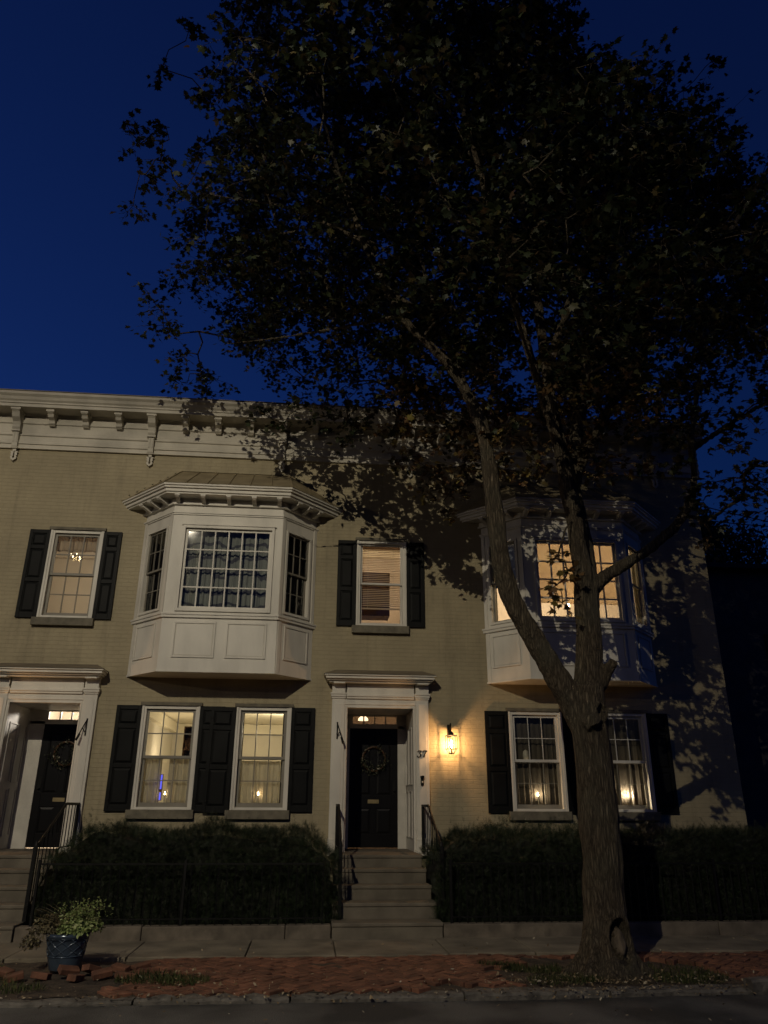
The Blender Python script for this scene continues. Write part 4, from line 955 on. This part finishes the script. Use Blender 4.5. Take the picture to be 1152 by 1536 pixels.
rm = tk.modifiers.new('r', 'REMESH'); rm.mode = 'VOXEL'; rm.voxel_size = .02
smo = tk.modifiers.new('s', 'SMOOTH'); smo.iterations = 6; smo.factor = .6
dg = bpy.context.evaluated_depsgraph_get(); me = bpy.data.meshes.new_from_object(tk.evaluated_get(dg))
oldme = tk.data; tk.modifiers.clear(); tk.data = me; bpy.data.meshes.remove(oldme)
nv = len(me.vertices); co = np.empty(nv * 3, np.float32); me.vertices.foreach_get('co', co); co = co.reshape(-1, 3)
no = np.empty(nv * 3, np.float32); me.vertices.foreach_get('normal', no); no = no.reshape(-1, 3)
# wound hollow at the foot: an oval pressed into the camera-side surface with a raised rim; knot hole under the fork
WC = [((3.36, -4.80, .31), (.11, .2), .075), ((3.40, -4.72, 2.68), (.055, .085), .035)]
holemask = np.zeros(nv, bool); woodmask = np.zeros(nv, bool)
for i in range(nv):
    x, y, z = map(float, co[i])
    if z < 5 and y < -4.5:
        for (cx, cy, cz), (rx, rz), dp in WC:
            q = math.hypot((x - cx) / rx, (z - cz) / rz)
            if q < 1.9:
                rim = math.exp(-((q - 1.2) / .25) ** 2) * .03; pit = dp * max(0, 1 - q ** 3) if q < 1 else 0
                pit = dp * max(0, 1 - ((q - .82) / .3) ** 2) if cz < 1 else pit
                co[i] += no[i] * (rim - pit)
                if .68 < q < .98: holemask[i] = True
                elif q <= .68 and cz < 1: woodmask[i] = True
    if z < 9:
        rid = mnoise.noise(Vector((x * 16, y * 16, z * 2.6))) * .017 + mnoise.noise(Vector((x * 34, y * 34, z * 6))) * .009 + mnoise.noise(Vector((x * 3, y * 3, z * 2))) * .015
        co[i] += no[i] * rid
co -= np.array(tree.location)
me.vertices.foreach_set('co', co.ravel()); me.update(); me.polygons.foreach_set('use_smooth', [True] * len(me.polygons))
me.materials.clear(); me.materials.append(M['bark']); me.materials.append(M['hole']); me.materials.append(M['wound'])
for p in me.polygons:
    if all(holemask[v] for v in p.vertices): p.material_index = 1
    elif all(woodmask[v] for v in p.vertices): p.material_index = 2
tk.parent = tree
# crown clusters: an envelope in the tree's own plane, rounded off in depth
DENSE = [(-1.5, 17.2), (-1.8, 14.5), (-1.85, 12.9), (-1.85, 11.7), (-1.75, 10.6), (-2.1, 9.7), (-2.25, 8.6), (-2.3, 7.8), (-2.15, 7.1), (-1.6, 6.6), (-.9, 7.0), (-.4, 6.9), (.2, 6.5), (.9, 6.3), (1.4, 5.9), (2.0, 5.7), (2.87, 6.2), (3.77, 5.9), (4.76, 6.2), (5.44, 6.8), (5.9, 7.7), (6.9, 7.3), (8.3, 8.6), (8.8, 11.5), (7.1, 12.0), (6.5, 12.9), (5.25, 14.0), (4.3, 14.5), (4.2, 17.2)]
def inside(x, z, P):
    c = False; j = len(P) - 1
    for i in range(len(P)):
        if ((P[i][1] > z) != (P[j][1] > z)) and x < (P[j][0] - P[i][0]) * (z - P[i][1]) / (P[j][1] - P[i][1]) + P[i][0]: c = not c
        j = i
    return c
CAMP = (0., -13.6, 1.6)
def at_plane(x, y, z, Y=-4.5):
    k = (Y - CAMP[1]) / (y - CAMP[1]); return x * k, CAMP[2] + (z - CAMP[2]) * k
def wall_shadow(x, y, z, Y=0.):       # where the street lamp throws a point's shadow on the front wall
    lx, ly, lz = -5.8, -20.5, 13.6; k = (Y - ly) / (y - ly); return lx + (x - lx) * k, lz + (z - lz) * k
def lit_floor(X):
    B = [(-9, 8.95), (-2.0, 8.8), (-1.0, 8.1), (.2, 7.4), (1.0, 6.9), (1.8, 6.6), (2.4, 6.2), (3.1, 6.1), (3.8, 5.7), (4.4, 5.0), (4.8, 3.9), (5.6, 3.2), (6.2, 2.4), (6.9, 1.9), (20, 1.5)]
    for (a, za), (c, zc) in zip(B, B[1:]):
        if a <= X <= c: return za + (zc - za) * (X - a) / (c - a)
    return 1.5
def crown_ok(x, y, z, slack=0.):
    q = ((x - 3.3) / 7.4) ** 2 + ((y + 3.1) / 5.9) ** 2 + ((z - 11) / 7.2) ** 2
    if q > 1: return False
    if y > -1.1 and z < 9.45: return False
    X, Z = wall_shadow(x, y, z)
    return Z > lit_floor(X) - slack
cl = []; tries = 0
while len(cl) < 1800 and tries < 300000:
    tries += 1
    x, y, z = random.uniform(-4, 10), random.uniform(-8.6, 1.5), random.uniform(4.8, 17.5)
    if not crown_ok(x, y, z): continue
    px_, pz_ = at_plane(x, y, z)
    if not inside(px_, pz_, DENSE): continue
    if y < -4.3 and pz_ < 8.4 and (2.75 < px_ < 3.6 or (1.0 < px_ < 2.5 and abs(px_ - (2.35 - .9 * max(0, pz_ - 6.6))) < .3)) and random.random() < .85: continue
    h1 = mnoise.noise(Vector((px_ * .9, pz_ * .9, 4.2))); h2 = mnoise.noise(Vector((x * .7, y * .7, z * .7)))
    if pz_ < 8.6 and h1 + .5 * h2 > .2: continue
    if h2 > .27: continue
    if pz_ < 7.0 and random.random() < .25: continue
    edge = not all(inside(px_ + dx, pz_ + dz, DENSE) for dx, dz in ((.7, 0), (-.7, 0), (0, .7), (0, -.7)))
    if edge and random.random() < .08: continue
    cl.append((x, y, z, random.uniform(.34, .6), 0 if edge else 1))
print('clusters', len(cl), tries)
SPR = [(-3.2, 11.5), (-2.95, 11.1), (-2.8, 10.5), (-2.6, 11.5), (-2.6, 10.8), (-2.9, 9.9), (-2.2, 12.1), (-2.0, 11.1), (-2.8, 12.7), (-2.45, 13.7), (-2.3, 10.3), (-1.9, 10.3), (-2.5, 8.35), (-2.3, 8.1), (-2.1, 7.7), (-1.9, 6.95), (-1.7, 6.6), (-1.65, 7.1), (-2.0, 7.3),
       (-1.2, 6.35), (-.9, 6.6), (-.5, 6.4), (-.1, 6.5), (-.3, 6.8), (.4, 6.2), (1.0, 5.9), (1.4, 5.86), (1.9, 5.6), (2.3, 5.9), (2.5, 6.5), (1.8, 6.5), (1.0, 6.5), (.6, 6.6), (2.0, 6.1), (5.8, 6.6), (6.0, 6.1), (6.4, 7.2), (5.3, 5.8), (6.0, 6.9), (4.4, 6.0), (5.0, 6.1),
       (5.8, 13.8), (6.7, 14.1), (5.2, 13.0), (6.7, 12.4), (7.3, 8.2), (7.8, 7.9), (6.9, 6.7), (7.6, 7.2)]
for x, z in SPR:
    # the spray hangs at whatever depth keeps its shadow off the lit wall below it
    for y in (-4.9, -4.3, -3.6, -2.9, -2.2, -1.6, -1.1, -.5, .4):
        k = (y - CAMP[1]) / 9.1; X, Z = x * k, CAMP[2] + (z - CAMP[2]) * k
        SX, SZ = wall_shadow(X, y, Z)
        if SZ > lit_floor(SX) - .25 and not (y > -1 and Z < 9.4): cl.append((X, y, Z, random.uniform(.2, .32) * k, 0)); break
for x, z in ((1.1, 6.5), (1.5, 6.3), (1.85, 6.45), (1.95, 6.1), (2.2, 6.2), (1.9, 5.85), (1.55, 5.9), (2.45, 6.45), (2.5, 5.9), (1.75, 5.55), (1.45, 5.5), (2.7, 6.3), (2.9, 6.0), (1.2, 6.0), (3.6, 6.3), (3.9, 6.0), (1.65, 5.2)):
    for y in (-4.7, -4.4, -4.0, -3.4, -2.8, -2.2, -1.6):
        k = (y - CAMP[1]) / 9.1; X, Z = x * k, CAMP[2] + (z - CAMP[2]) * k; SX, SZ = wall_shadow(X, y, Z)
        if SZ > lit_floor(SX) - (.55 if 2.4 < SX < 4.6 else .2): cl.append((X, y, Z, .24, 3)); break
for x, y, z in ((2.92, -4.75, 4.16), (3.12, -4.8, 4.36), (3.02, -4.8, 3.95), (3.02, -4.8, 4.6), (3.6, -4.7, 6.1), (5.2, -4.6, 5.0)):
    cl.append((x, y, z, .16, 2))
for _ in range(600):     # low outer sprays on the far side of the trunk, whose shadows dapple the end of the wall
    x, y, z = random.uniform(3.6, 7.6), random.uniform(-6.0, -2.0), random.uniform(4.4, 7.2)
    X, Z = wall_shadow(x, y, z); px_, pz_ = at_plane(x, y, z)
    if Z > lit_floor(X) and (pz_ > 6.0 + .25 * abs(px_ - 6) or (px_ > 5.2 and pz_ > 5.4)) and len(cl) < 1800 + 45 + 60: cl.append((x, y, z, .3, 0))
nodesA = [tuple(n) for n in nodes]; parentI = [-1] * len(nodesA); cnt = [0] * len(nodesA); NA = np.array(nodesA)
trunkc = np.array([3.3, -4.6, 6.5])
order = sorted(range(len(cl)), key=lambda i: np.linalg.norm((np.array(cl[i][:3]) - trunkc) * [1, 1, .6]))
tips = []
pos_list = list(NA)
arr = np.zeros((len(nodesA) + len(cl) * 4 + 10, 3)); arr[:len(NA)] = NA; na = len(NA)
for i in order:
    c = np.array(cl[i][:3]); d = np.linalg.norm(arr[:na] - c, axis=1) + .35 * np.maximum(0, arr[:na, 2] - c[2]); j = int(np.argmin(d)); s = arr[j].copy()
    prev = j; L = np.linalg.norm(c - s); K = 3
    for k in range(1, K + 1):
        t = k / K; p = s + (c - s) * t + np.array([random.gauss(0, .05), random.gauss(0, .05), .12 * L * math.sin(math.pi * t) * .8 + random.gauss(0, .03)]) * (1 if k < K else 0)
        arr[na] = p; parentI.append(prev); cnt.append(0); prev = na; na += 1
    q = prev
    while q >= 0: cnt[q] += 1; q = parentI[q]
    tips.append((prev, i))
b = MB()
chains = {}
for idx in range(len(NA), na):
    p = parentI[idx]; r1 = min(.05, .0045 * math.sqrt(cnt[idx]) + .002); r0 = min(.055, .0045 * math.sqrt(max(cnt[p], 1)) + .002) if p >= len(NA) else r1 * 1.2
    a_, c_ = arr[p], arr[idx]
    b.tube([(a_[0], -a_[1], a_[2]), (c_[0], -c_[1], c_[2])], [r0, r1], 5)
b.build('branches', M['bark'], tree, smooth=True)
# leaves
LP, LN, LR, LS = [], [], [], []; RP, RN, RR, RS = [], [], [], []
tw = MB()
for (ti, i) in tips:
    cx, cy, cz, rad, kind = cl[i]; c = np.array([cx, cy, cz])
    nt = 5 if kind == 1 else (4 if kind in (0, 3) else 3); nl = 14 if kind == 1 else (9 if kind in (0, 3) else 6)
    for _ in range(nt):
        d = rng.normal(size=3); d[2] *= .55; d /= np.linalg.norm(d); d[2] -= .15
        ln = rad * random.uniform(.7, 1.25); e = c + d * ln - np.array([0, 0, .12 * ln])
        if kind != 1 or cz < 8.5: tw.tube([(c[0], -c[1], c[2]), tuple(np.array([1, -1, 1]) * (c + d * ln * .55)), (e[0], -e[1], e[2])], [.004, .003, .0018], 4)
        for k in range(nl):
            t = random.uniform(.15, 1.08); p = c + (e - c) * t + rng.normal(size=3) * .05
            side = rng.normal(size=3); side[2] -= .5
            n_ = rng.normal(size=3) * .6 + np.array([0, -.25, 1.0])
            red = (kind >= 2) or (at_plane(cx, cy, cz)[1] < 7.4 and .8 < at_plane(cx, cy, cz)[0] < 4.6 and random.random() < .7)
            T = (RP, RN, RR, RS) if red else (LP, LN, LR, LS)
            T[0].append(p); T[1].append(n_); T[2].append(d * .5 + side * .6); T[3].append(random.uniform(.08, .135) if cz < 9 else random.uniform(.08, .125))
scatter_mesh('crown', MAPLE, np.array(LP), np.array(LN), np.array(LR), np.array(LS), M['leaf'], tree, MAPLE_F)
scatter_mesh('lit_autumn_leaves', MAPLE, np.array(RP), np.array(RN), np.array(RR), np.array(RS), M['leaf_red_lit'], tree, MAPLE_F)
tw.build('twigs', M['bark'], tree)
print('leaves', len(LP), len(RP))

# ------------------------------------------------------------------ yew hedges
def hedge(x0, x1, label, seed):
    root = empty('yew_hedge', ((x0 + x1) / 2, -1.2, .06), label, 'hedge', 'yew hedges before the house')
    y0, y1 = -2.06, -.28
    def top(x, y): return 1.26 - .32 * math.exp(-((x - x0) / .28) ** 2) - .32 * math.exp(-((x - x1) / .28) ** 2) + .2 * mnoise.noise(Vector((x * 1.1 + seed, y * 1.5, 0))) + .09 * mnoise.noise(Vector((x * 3.2 + seed, y * 3, 3)))
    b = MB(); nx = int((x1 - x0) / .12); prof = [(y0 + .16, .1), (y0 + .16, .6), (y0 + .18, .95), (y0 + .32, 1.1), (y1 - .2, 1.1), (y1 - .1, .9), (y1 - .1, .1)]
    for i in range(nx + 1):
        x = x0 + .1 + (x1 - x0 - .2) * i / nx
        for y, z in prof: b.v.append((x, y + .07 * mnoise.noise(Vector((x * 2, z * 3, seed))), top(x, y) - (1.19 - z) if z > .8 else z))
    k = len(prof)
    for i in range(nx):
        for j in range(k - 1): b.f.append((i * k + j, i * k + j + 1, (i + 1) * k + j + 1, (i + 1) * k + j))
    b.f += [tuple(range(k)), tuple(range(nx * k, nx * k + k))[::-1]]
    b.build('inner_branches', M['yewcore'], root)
    # sprays: curved shoots with needles along both sides
    area = (x1 - x0); ns = int(area * 3000); P = []; N_ = []; Rr = []; S = []
    for _ in range(ns):
        x = random.uniform(x0, x1); t = random.random(); tp = top(x, y0 + .4); lump = .16 * mnoise.noise(Vector((x * 2.2, t * 3, seed)))
        if t < .48: y = y0 + .06; z = .15 + (tp - .35) * t / .48; o = np.array([0, -1., .5])
        elif t < .62:
            a = (t - .48) / .14 * math.pi / 2; y = y0 + .06 + .22 * (1 - math.cos(a)); z = tp - .2 + .2 * math.sin(a); o = np.array([0, -math.cos(a) - .1, math.sin(a) + .4])
        else: y = y0 + .25 + (y1 - y0 - .25) * (t - .62) / .38; z = top(x, y); o = np.array([0, -.15, 1.]); lump *= .4
        oo = o / np.linalg.norm(o); dd = lump - abs(random.gauss(0, .05)); y += oo[1] * dd; z += oo[2] * dd
        if (x < x0 + .12 or x > x1 - .12): o = o + np.array([-.8 if x < x0 + .2 else .8, 0, 0])
        d = o + rng.normal(size=3) * .5; d /= np.linalg.norm(d)
        P.append((x, y, z)); Rr.append(d); N_.append(rng.normal(size=3)); S.append(random.uniform(.06, .13))
    for _ in range(int(area * 60)):      # leggy shoots above the top
        x, y = random.uniform(x0 + .1, x1 - .1), random.uniform(y0 + .1, y1); zt = top(x, y) - .03; lean = rng.normal(size=3) * .3; h = abs(random.gauss(.06, .09))
        for s in np.linspace(0, 1, 5):
            P.append((x + lean[0] * h * s, y + lean[1] * h * s, zt + h * s)); d = np.array([lean[0], lean[1], 1.2]) + rng.normal(size=3) * .3; Rr.append(d); N_.append(rng.normal(size=3)); S.append(random.uniform(.05, .08))
    pts = []; fs = []
    for i in range(7):
        t = .1 + i * .13
        for s in (-1, 1):
            k = len(pts); l = .34 * (1 - .5 * t)
            pts += [(t, 0, 0), (t + .05, s * .02, 0.0), (t + .2, s * l, .06)]; fs.append((k, k + 1, k + 2) if s > 0 else (k, k + 2, k + 1))
    k = len(pts); pts += [(0, -.012, 0), (0, .012, 0), (1.1, 0, .03)]; fs.append((k, k + 1, k + 2))
    pts = np.array(pts)
    pts = np.concatenate([pts[:, :1], pts[:, 1:2] * 1.35, pts[:, 2:]], 1)
    scatter_mesh('foliage', pts, np.array(P), np.array(N_), np.array(Rr), np.array(S), M['yew'], root, fs)
hedge(-3.5, .46, 'dark yew hedge between the far left steps and number 37', 1.); hedge(1.83, 9.6, 'dark yew hedge right of number 37 passing behind the maple', 5.)

# ------------------------------------------------------------------ planter
px, py = -2.53, -3.95
b = MB(); b.lathe((px, -py), [(.150, -.01), (.156, .0), (.170, .05), (.19, .14), (.205, .24), (.205, .285), (.225, .30), (.228, .335), (.205, .345), (.195, .31), (.19, .26), (.001, .25)], 40)
pot = b.build('planter_pot', M['pot'], None, smooth=True); base_loc(pot, (px, py, 0)); tag(pot, 'dark blue glazed plant pot with raised lattice on the loose bricks', 'plant pot')
b = MB(); nL = 10
def rp(a, z): r = .172 + (z - .05) * .16 + .004; return (px + r * math.cos(a), -py + r * math.sin(a), z)
for k in range(nL):
    for s in (-1, 1): b.tube([rp(2 * math.pi * k / nL + s * t * 1.1, .13 + .16 * t) for t in np.linspace(0, 1, 7)], .0055, 5)
b.tube([rp(2 * math.pi * i / 32, .125) for i in range(33)], .006, 5); b.tube([rp(2 * math.pi * i / 32, .293) for i in range(33)], .006, 5)
b.build('lattice', M['pot'], pot, smooth=True)
def bush(name, cx, cy, cz, rx, ry, rz, n, m, parent, sz=(.025, .05), droop=.0, sprigs=0):
    P = []; N_ = []; Rr = []; S = []
    while len(P) < n:
        v = rng.normal(size=3); v /= np.linalg.norm(v); q = random.random() ** .4
        p = np.array([cx + v[0] * rx * q, cy + v[1] * ry * q, cz + v[2] * rz * q - droop * (v[0] ** 2 + v[1] ** 2) * q])
        if p[2] < cz - rz * .8: continue
        P.append(p); N_.append(v + rng.normal(size=3) * .6 + np.array([0, 0, .6])); Rr.append(rng.normal(size=3)); S.append(random.uniform(*sz))
    for _ in range(sprigs):
        a = random.uniform(0, 2 * math.pi); r = random.uniform(.1, .34); zt = cz + rz + random.uniform(.0, .09) - .25 * max(0, r - .2)
        for s in range(6): P.append((cx + r * math.cos(a) * (.9 + s * .02), cy + r * math.sin(a) * .8, zt - s * .018)); N_.append(rng.normal(size=3)); Rr.append(rng.normal(size=3) + np.array([0, 0, .4])); S.append(random.uniform(.018, .035))
    return scatter_mesh(name, OVAL, np.array(P), np.array(N_), np.array(Rr), np.array(S), m, parent)
pl = empty('potted_plant', (px, py, .26), 'bushy trailing plant with small pale green leaves in the blue pot', 'plant')
bush('foliage', px + .11, py, .45, .25, .24, .13, 1500, M['pansy'], pl, (.025, .05), .07, 50); bush('dark_foliage', px - .22, py, .42, .22, .2, .12, 900, M['pansy2'], pl, (.02, .045), .1)
bush('drooping_stems', px - .36, py - .08, .28, .11, .1, .10, 260, M['pansy2'], pl, (.02, .045), .05)
b = MB()
for _ in range(70):
    a = random.uniform(0, 2 * math.pi); r = random.uniform(.15, .4); z = random.uniform(.38, .64) - .3 * max(0, r - .25)
    b.tube([(px, -py, .27), (px + r * .5 * math.cos(a), -py + r * .5 * math.sin(a), .27 + (z - .27) * .8), (px + r * math.cos(a), -py + r * math.sin(a) * .8, z)], [.004, .003, .0015], 4)
b.build('stems', M['pansy2'], pl)
# loose bricks heaped round the pot
proto = None
spots = [(-2.88, -4.45, .03, 20, 6, -12, 'loose brick lying flat at the left of the pot'), (-2.62, -4.42, .035, -12, -8, 5, 'loose brick flat just before the pot'), (-2.38, -4.32, .06, 38, 22, 10, 'tilted red loose brick leaning before the pot'), (-2.18, -4.2, .05, 62, -10, 18, 'pale loose brick tipped at the right foot of the pot'),
         (-2.02, -4.42, .045, 28, 14, -8, 'reddish loose brick nearest the kerb right of the pot'), (-1.9, -4.12, .04, -25, 8, 6, 'loose brick half sunk right of the pot'), (-1.78, -4.45, .03, 12, -6, 10, 'loose brick at the right end of the heap'), (-1.72, -4.0, .03, 50, 4, -5, 'loose brick beside the pale flagstone right of the pot'),
         (-3.05, -4.2, .03, -40, 10, 4, 'loose brick in the grass left of the pot'), (-2.25, -4.52, .03, 75, 5, 8, 'loose brick end-on nearest the road'), (-1.58, -4.25, .03, 33, -8, 3, 'loose brick lying at the edge of the paving')]
for i, (x, y, z, rz, rx, ry, lab) in enumerate(spots):
    if proto is None:
        b = MB(); b.box(-.1, .1, -.05, .05, -.03, .03); proto = b.build('loose_brick', M['brick'], None, bevel=.008); o = proto
    else: o = proto.copy(); COL.objects.link(o)
    o.location = (x, y, z - .022); o.rotation_euler = (R(rx), R(ry), R(rz)); o.scale = (random.uniform(.9, 1.05), 1, 1); tag(o, lab, 'brick', 'loose bricks around the plant pot')

# grass tufts and fallen leaves (uncountable)
def strip_pts(n, regions):
    out = []
    for _ in range(n):
        cx, cy, rx, ry = random.choice(regions); a = random.uniform(0, 2 * math.pi); r = math.sqrt(random.random()); out.append((cx + rx * r * math.cos(a), cy + ry * r * math.sin(a)))
    return out
pts = strip_pts(4600, [(-3.3, -4.6, .5, .35), (-3.6, -4.0, .5, .4), (-1.5, -4.6, .35, .25), (-1.2, -4.7, .3, .2), (2.5, -4.3, .35, .22), (2.7, -4.9, .4, .2), (3.9, -4.6, .45, .35), (4.0, -4.9, .4, .25), (-3.0, -4.9, .6, .15), (2.2, -4.05, .25, .12)])
P = np.array([(x, y, -.02 + .035 * mnoise.noise(Vector((x * 1.6, y * 1.6, 3.1)))) for x, y in pts]); n = len(P)
gr = scatter_mesh('grass', BLADE, P, rng.normal(size=(n, 3)) * [1, 1, .1], rng.normal(size=(n, 3)) * .5 + [0, 0, 1.], rng.uniform(.03, .085, n), M['grass'], None); tag(gr, 'short rough grass in the soil of the verge', 'grass', kind='stuff')
pts = [(random.uniform(-4, 8), random.gauss(-5.33, .07)) for _ in range(800)] + [(random.gauss(3.2, .9), random.gauss(-5.0, .2)) for _ in range(520)] + [(random.gauss(-1.1, .45), random.uniform(-5.1, -4.2)) for _ in range(140)] + [(random.uniform(-5, 9), random.uniform(-5.2, -2.4)) for _ in range(320)] + [(random.uniform(-5, 9), random.uniform(-7, -5.4)) for _ in range(70)]
P = np.array([(x, y, (-.055 if y < -5.4 else .0 if y > -5.2 else -.02) + random.uniform(.008, .02)) for x, y in pts]); n = len(P)
lt = scatter_mesh('leaf_litter', OVAL, P, rng.normal(size=(n, 3)) * .45 + [0, 0, 1.], rng.normal(size=(n, 3)), rng.uniform(.015, .05, n), M['litter'], None); tag(lt, 'small dry leaves and grit scattered along the kerb', 'leaf litter', kind='stuff')

# ------------------------------------------------------------------ things beyond the right corner
nh_ = empty('neighbor_house', (15, 9, 0), 'dark unlit house in the gloom beyond the right corner', 'house')
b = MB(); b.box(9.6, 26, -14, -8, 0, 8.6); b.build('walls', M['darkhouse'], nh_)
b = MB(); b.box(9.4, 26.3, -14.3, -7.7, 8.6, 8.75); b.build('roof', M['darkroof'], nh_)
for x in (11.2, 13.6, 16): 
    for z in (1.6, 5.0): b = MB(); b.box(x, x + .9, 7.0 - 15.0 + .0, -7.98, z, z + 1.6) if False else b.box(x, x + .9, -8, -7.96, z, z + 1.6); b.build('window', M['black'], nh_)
def far_tree(x, y, z0, z1, r, label):
    root = empty('background_tree', (x, y, 0), label, 'tree', 'dark trees behind the right corner')
    b = MB(); b.tube([(x, -y, 0), (x + .1, -y, z0), (x, -y, (z0 + z1) / 2)], [.25, .18, .08], 8); b.build('trunk', M['bark'], root)
    P = []
    for _ in range(70):
        v = rng.normal(size=3); v /= np.linalg.norm(v); q = random.random() ** .33
        c = np.array([x, y, (z0 + z1) / 2]) + v * np.array([r, r, (z1 - z0) / 2]) * q
        P += list(c + rng.normal(size=(60, 3)) * .28)
    n = len(P); scatter_mesh('crown', OVAL, np.array(P), rng.normal(size=(n, 3)), rng.normal(size=(n, 3)), rng.uniform(.15, .28, n), M['leaf_dark'], root)
far_tree(18.2, 16, 7.5, 13.4, 1.5, 'dark tree silhouette against the sky between wires and roof'); far_tree(16.0, 15, 7.5, 13.6, 1.1, 'dark tree silhouette right beside the corner of the house'); far_tree(21.5, 17, 6, 12.6, 1.7, 'dark tree silhouette cut by the right edge')
for k, (z0, z1, w_) in enumerate(((11.75, 11.35, 'topmost'), (11.3, 11.2, 'middle'), (10.95, 10.75, 'lowest'))):
    b = MB(); n = 24
    b.tube([(5 + 20 * i / n, -10, (z0 - .3 + (z1 - z0) * (5 + 20 * i / n - 14) / 2) - 1.2 * (1 - (2 * i / n - 1) ** 2) + 1.2 * (1 - (2 * (9.5 / 20) - 1) ** 2)) for i in range(n + 1)], .018, 5)
    tag(b.build('overhead_wire', M['iron']), '%s of the three overhead wires crossing the blue sky at the right' % w_, 'wire', 'overhead wires at the right')

# ------------------------------------------------------------------ the street lamp that lights the scene (behind the camera, mirrored in the left bay)
SL = Vector((-5.8, -20.5, 13.6))
root = empty('street_lamp', (SL.x, SL.y - 2.2, 0), 'tall steel street lamp across the road, lit, mirrored in the left bay glass', 'street lamp')
b = MB(); b.tube([(SL.x, -(SL.y - 2.2), -.16), (SL.x, -(SL.y - 2.2), 13.0), (SL.x, -(SL.y - 1.9), 13.6), (SL.x, -(SL.y - .3), 13.9)], [.12, .07, .06, .04], 12); b.build('pole', M['steel'], root)
b = MB(); b.box(SL.x - .24, SL.x + .24, -SL.y - .4, -SL.y + .35, 13.72, 13.9); b.build('lamp_head', M['steel'], root, bevel=.04)
b = MB(); b.lathe((SL.x, -SL.y), [(.04, 13.51), (.14, 13.55), (.19, 13.64), (.2, 13.719)], 16); b.build('bulb', M['street_e'], root, smooth=True)
b = MB(); n = 40; ring = lambda r, z: [(SL.x + r * math.cos(2 * math.pi * i / n), -SL.y + r * math.sin(2 * math.pi * i / n), z) for i in range(n)]
b.add(ring(.24, 13.74) + ring(.52, 13.60) + ring(.54, 13.37) + ring(.53, 13.37) + ring(.51, 13.59) + ring(.23, 13.73), [(k * n + i, k * n + (i + 1) % n, (k + 1) * n + (i + 1) % n, (k + 1) * n + i) for k in range(5) for i in range(n)])
b.build('cutoff_skirt', M['steel'], root)  # unseen skirt, added to cut the lamplight off the upper crown
sl = bpy.data.lights.new('street_light', 'SPOT'); sl.energy = 6300; sl.color = (1, .88, .66); sl.shadow_soft_size = .035; sl.spot_size = R(84); sl.spot_blend = 1.0
so = bpy.data.objects.new('street_light', sl); COL.objects.link(so); so.location = SL - root.location - Vector((0, 0, .12)); so.parent = root
aim = Vector((-4.6, 0, 4.6)) - SL; so.rotation_euler = aim.to_track_quat('-Z', 'Y').to_euler()

fill_lamp = empty('street_lamp', (-27, -17, 0), 'unseen steel street lamp added far to the left as warm fill', 'street lamp')  # added unseen lamp, a weak warm fill for the shaded right side
b = MB(); b.tube([(-27, 17, -.16), (-27, 17, 8.6), (-26.7, 16.4, 9.1), (-26.5, 16, 9.1)], [.11, .07, .05, .04], 12); b.build('pole', M['steel'], fill_lamp)
b = MB(); b.box(-26.7, -26.3, 15.7, 16.3, 9.0, 9.14); b.build('lamp_head', M['steel'], fill_lamp, bevel=.04)
b = MB(); b.lathe((-26.5, 16), [(.04, 8.88), (.12, 8.93), (.14, 8.999)], 16); b.build('bulb', M['street_e'], fill_lamp, smooth=True)
light('street_light', 'POINT', (-26.5, -16, 8.75), 850, (1, .78, .54), .3, fill_lamp)

# ------------------------------------------------------------------ sky
w = bpy.data.worlds.new('World'); sc.world = w; w.use_nodes = True; nt = w.node_tree; nt.nodes.clear()
sky = nt.nodes.new('ShaderNodeTexSky'); sky.sky_type = 'NISHITA'; sky.sun_disc = False; sky.sun_elevation = R(.3); sky.sun_rotation = R(-40); sky.altitude = 0; sky.ozone_density = 7; sky.dust_density = .4
hs = nt.nodes.new('ShaderNodeHueSaturation'); hs.inputs['Saturation'].default_value = .97
bg = nt.nodes.new('ShaderNodeBackground'); bg.inputs[1].default_value = .145
wo = nt.nodes.new('ShaderNodeOutputWorld'); nt.links.new(sky.outputs[0], hs.inputs['Color']); nt.links.new(hs.outputs[0], bg.inputs[0]); nt.links.new(bg.outputs[0], wo.inputs[0])

# ------------------------------------------------------------------ camera (focal length and attitude solved from the photograph)
yaw, pitch, roll, f = 0.092811, 0.373764, 0.0048588, 1137.5
fwd = Vector((math.sin(yaw) * math.cos(pitch), math.cos(yaw) * math.cos(pitch), math.sin(pitch)))
right = Vector((math.cos(yaw), -math.sin(yaw), 0)); up = right.cross(fwd)
c_, s_ = math.cos(roll), math.sin(roll)
r2 = right * c_ + up * s_; u2 = -right * s_ + up * c_
cam = bpy.data.cameras.new('camera'); cam.sensor_fit = 'VERTICAL'; cam.sensor_height = 24; cam.lens = f / 1536 * 24; cam.clip_end = 1000; cam.clip_start = .1
co_ = bpy.data.objects.new('camera', cam); COL.objects.link(co_)
mw = Matrix((( r2.x, u2.x, -fwd.x, 0), (r2.y, u2.y, -fwd.y, -13.6), (r2.z, u2.z, -fwd.z, 1.6), (0, 0, 0, 1))); co_.matrix_world = mw
sc.camera = co_
sc.view_settings.view_transform = 'Standard'; sc.view_settings.look = 'None'; sc.view_settings.gamma = 1; sc.view_settings.exposure = 0
sc.cycles.use_denoising = True; sc.cycles.max_bounces = 8; sc.cycles.diffuse_bounces = 3; sc.cycles.transparent_max_bounces = 16; sc.cycles.caustics_reflective = False; sc.cycles.caustics_refractive = False
sc.cycles.sample_clamp_indirect = 3
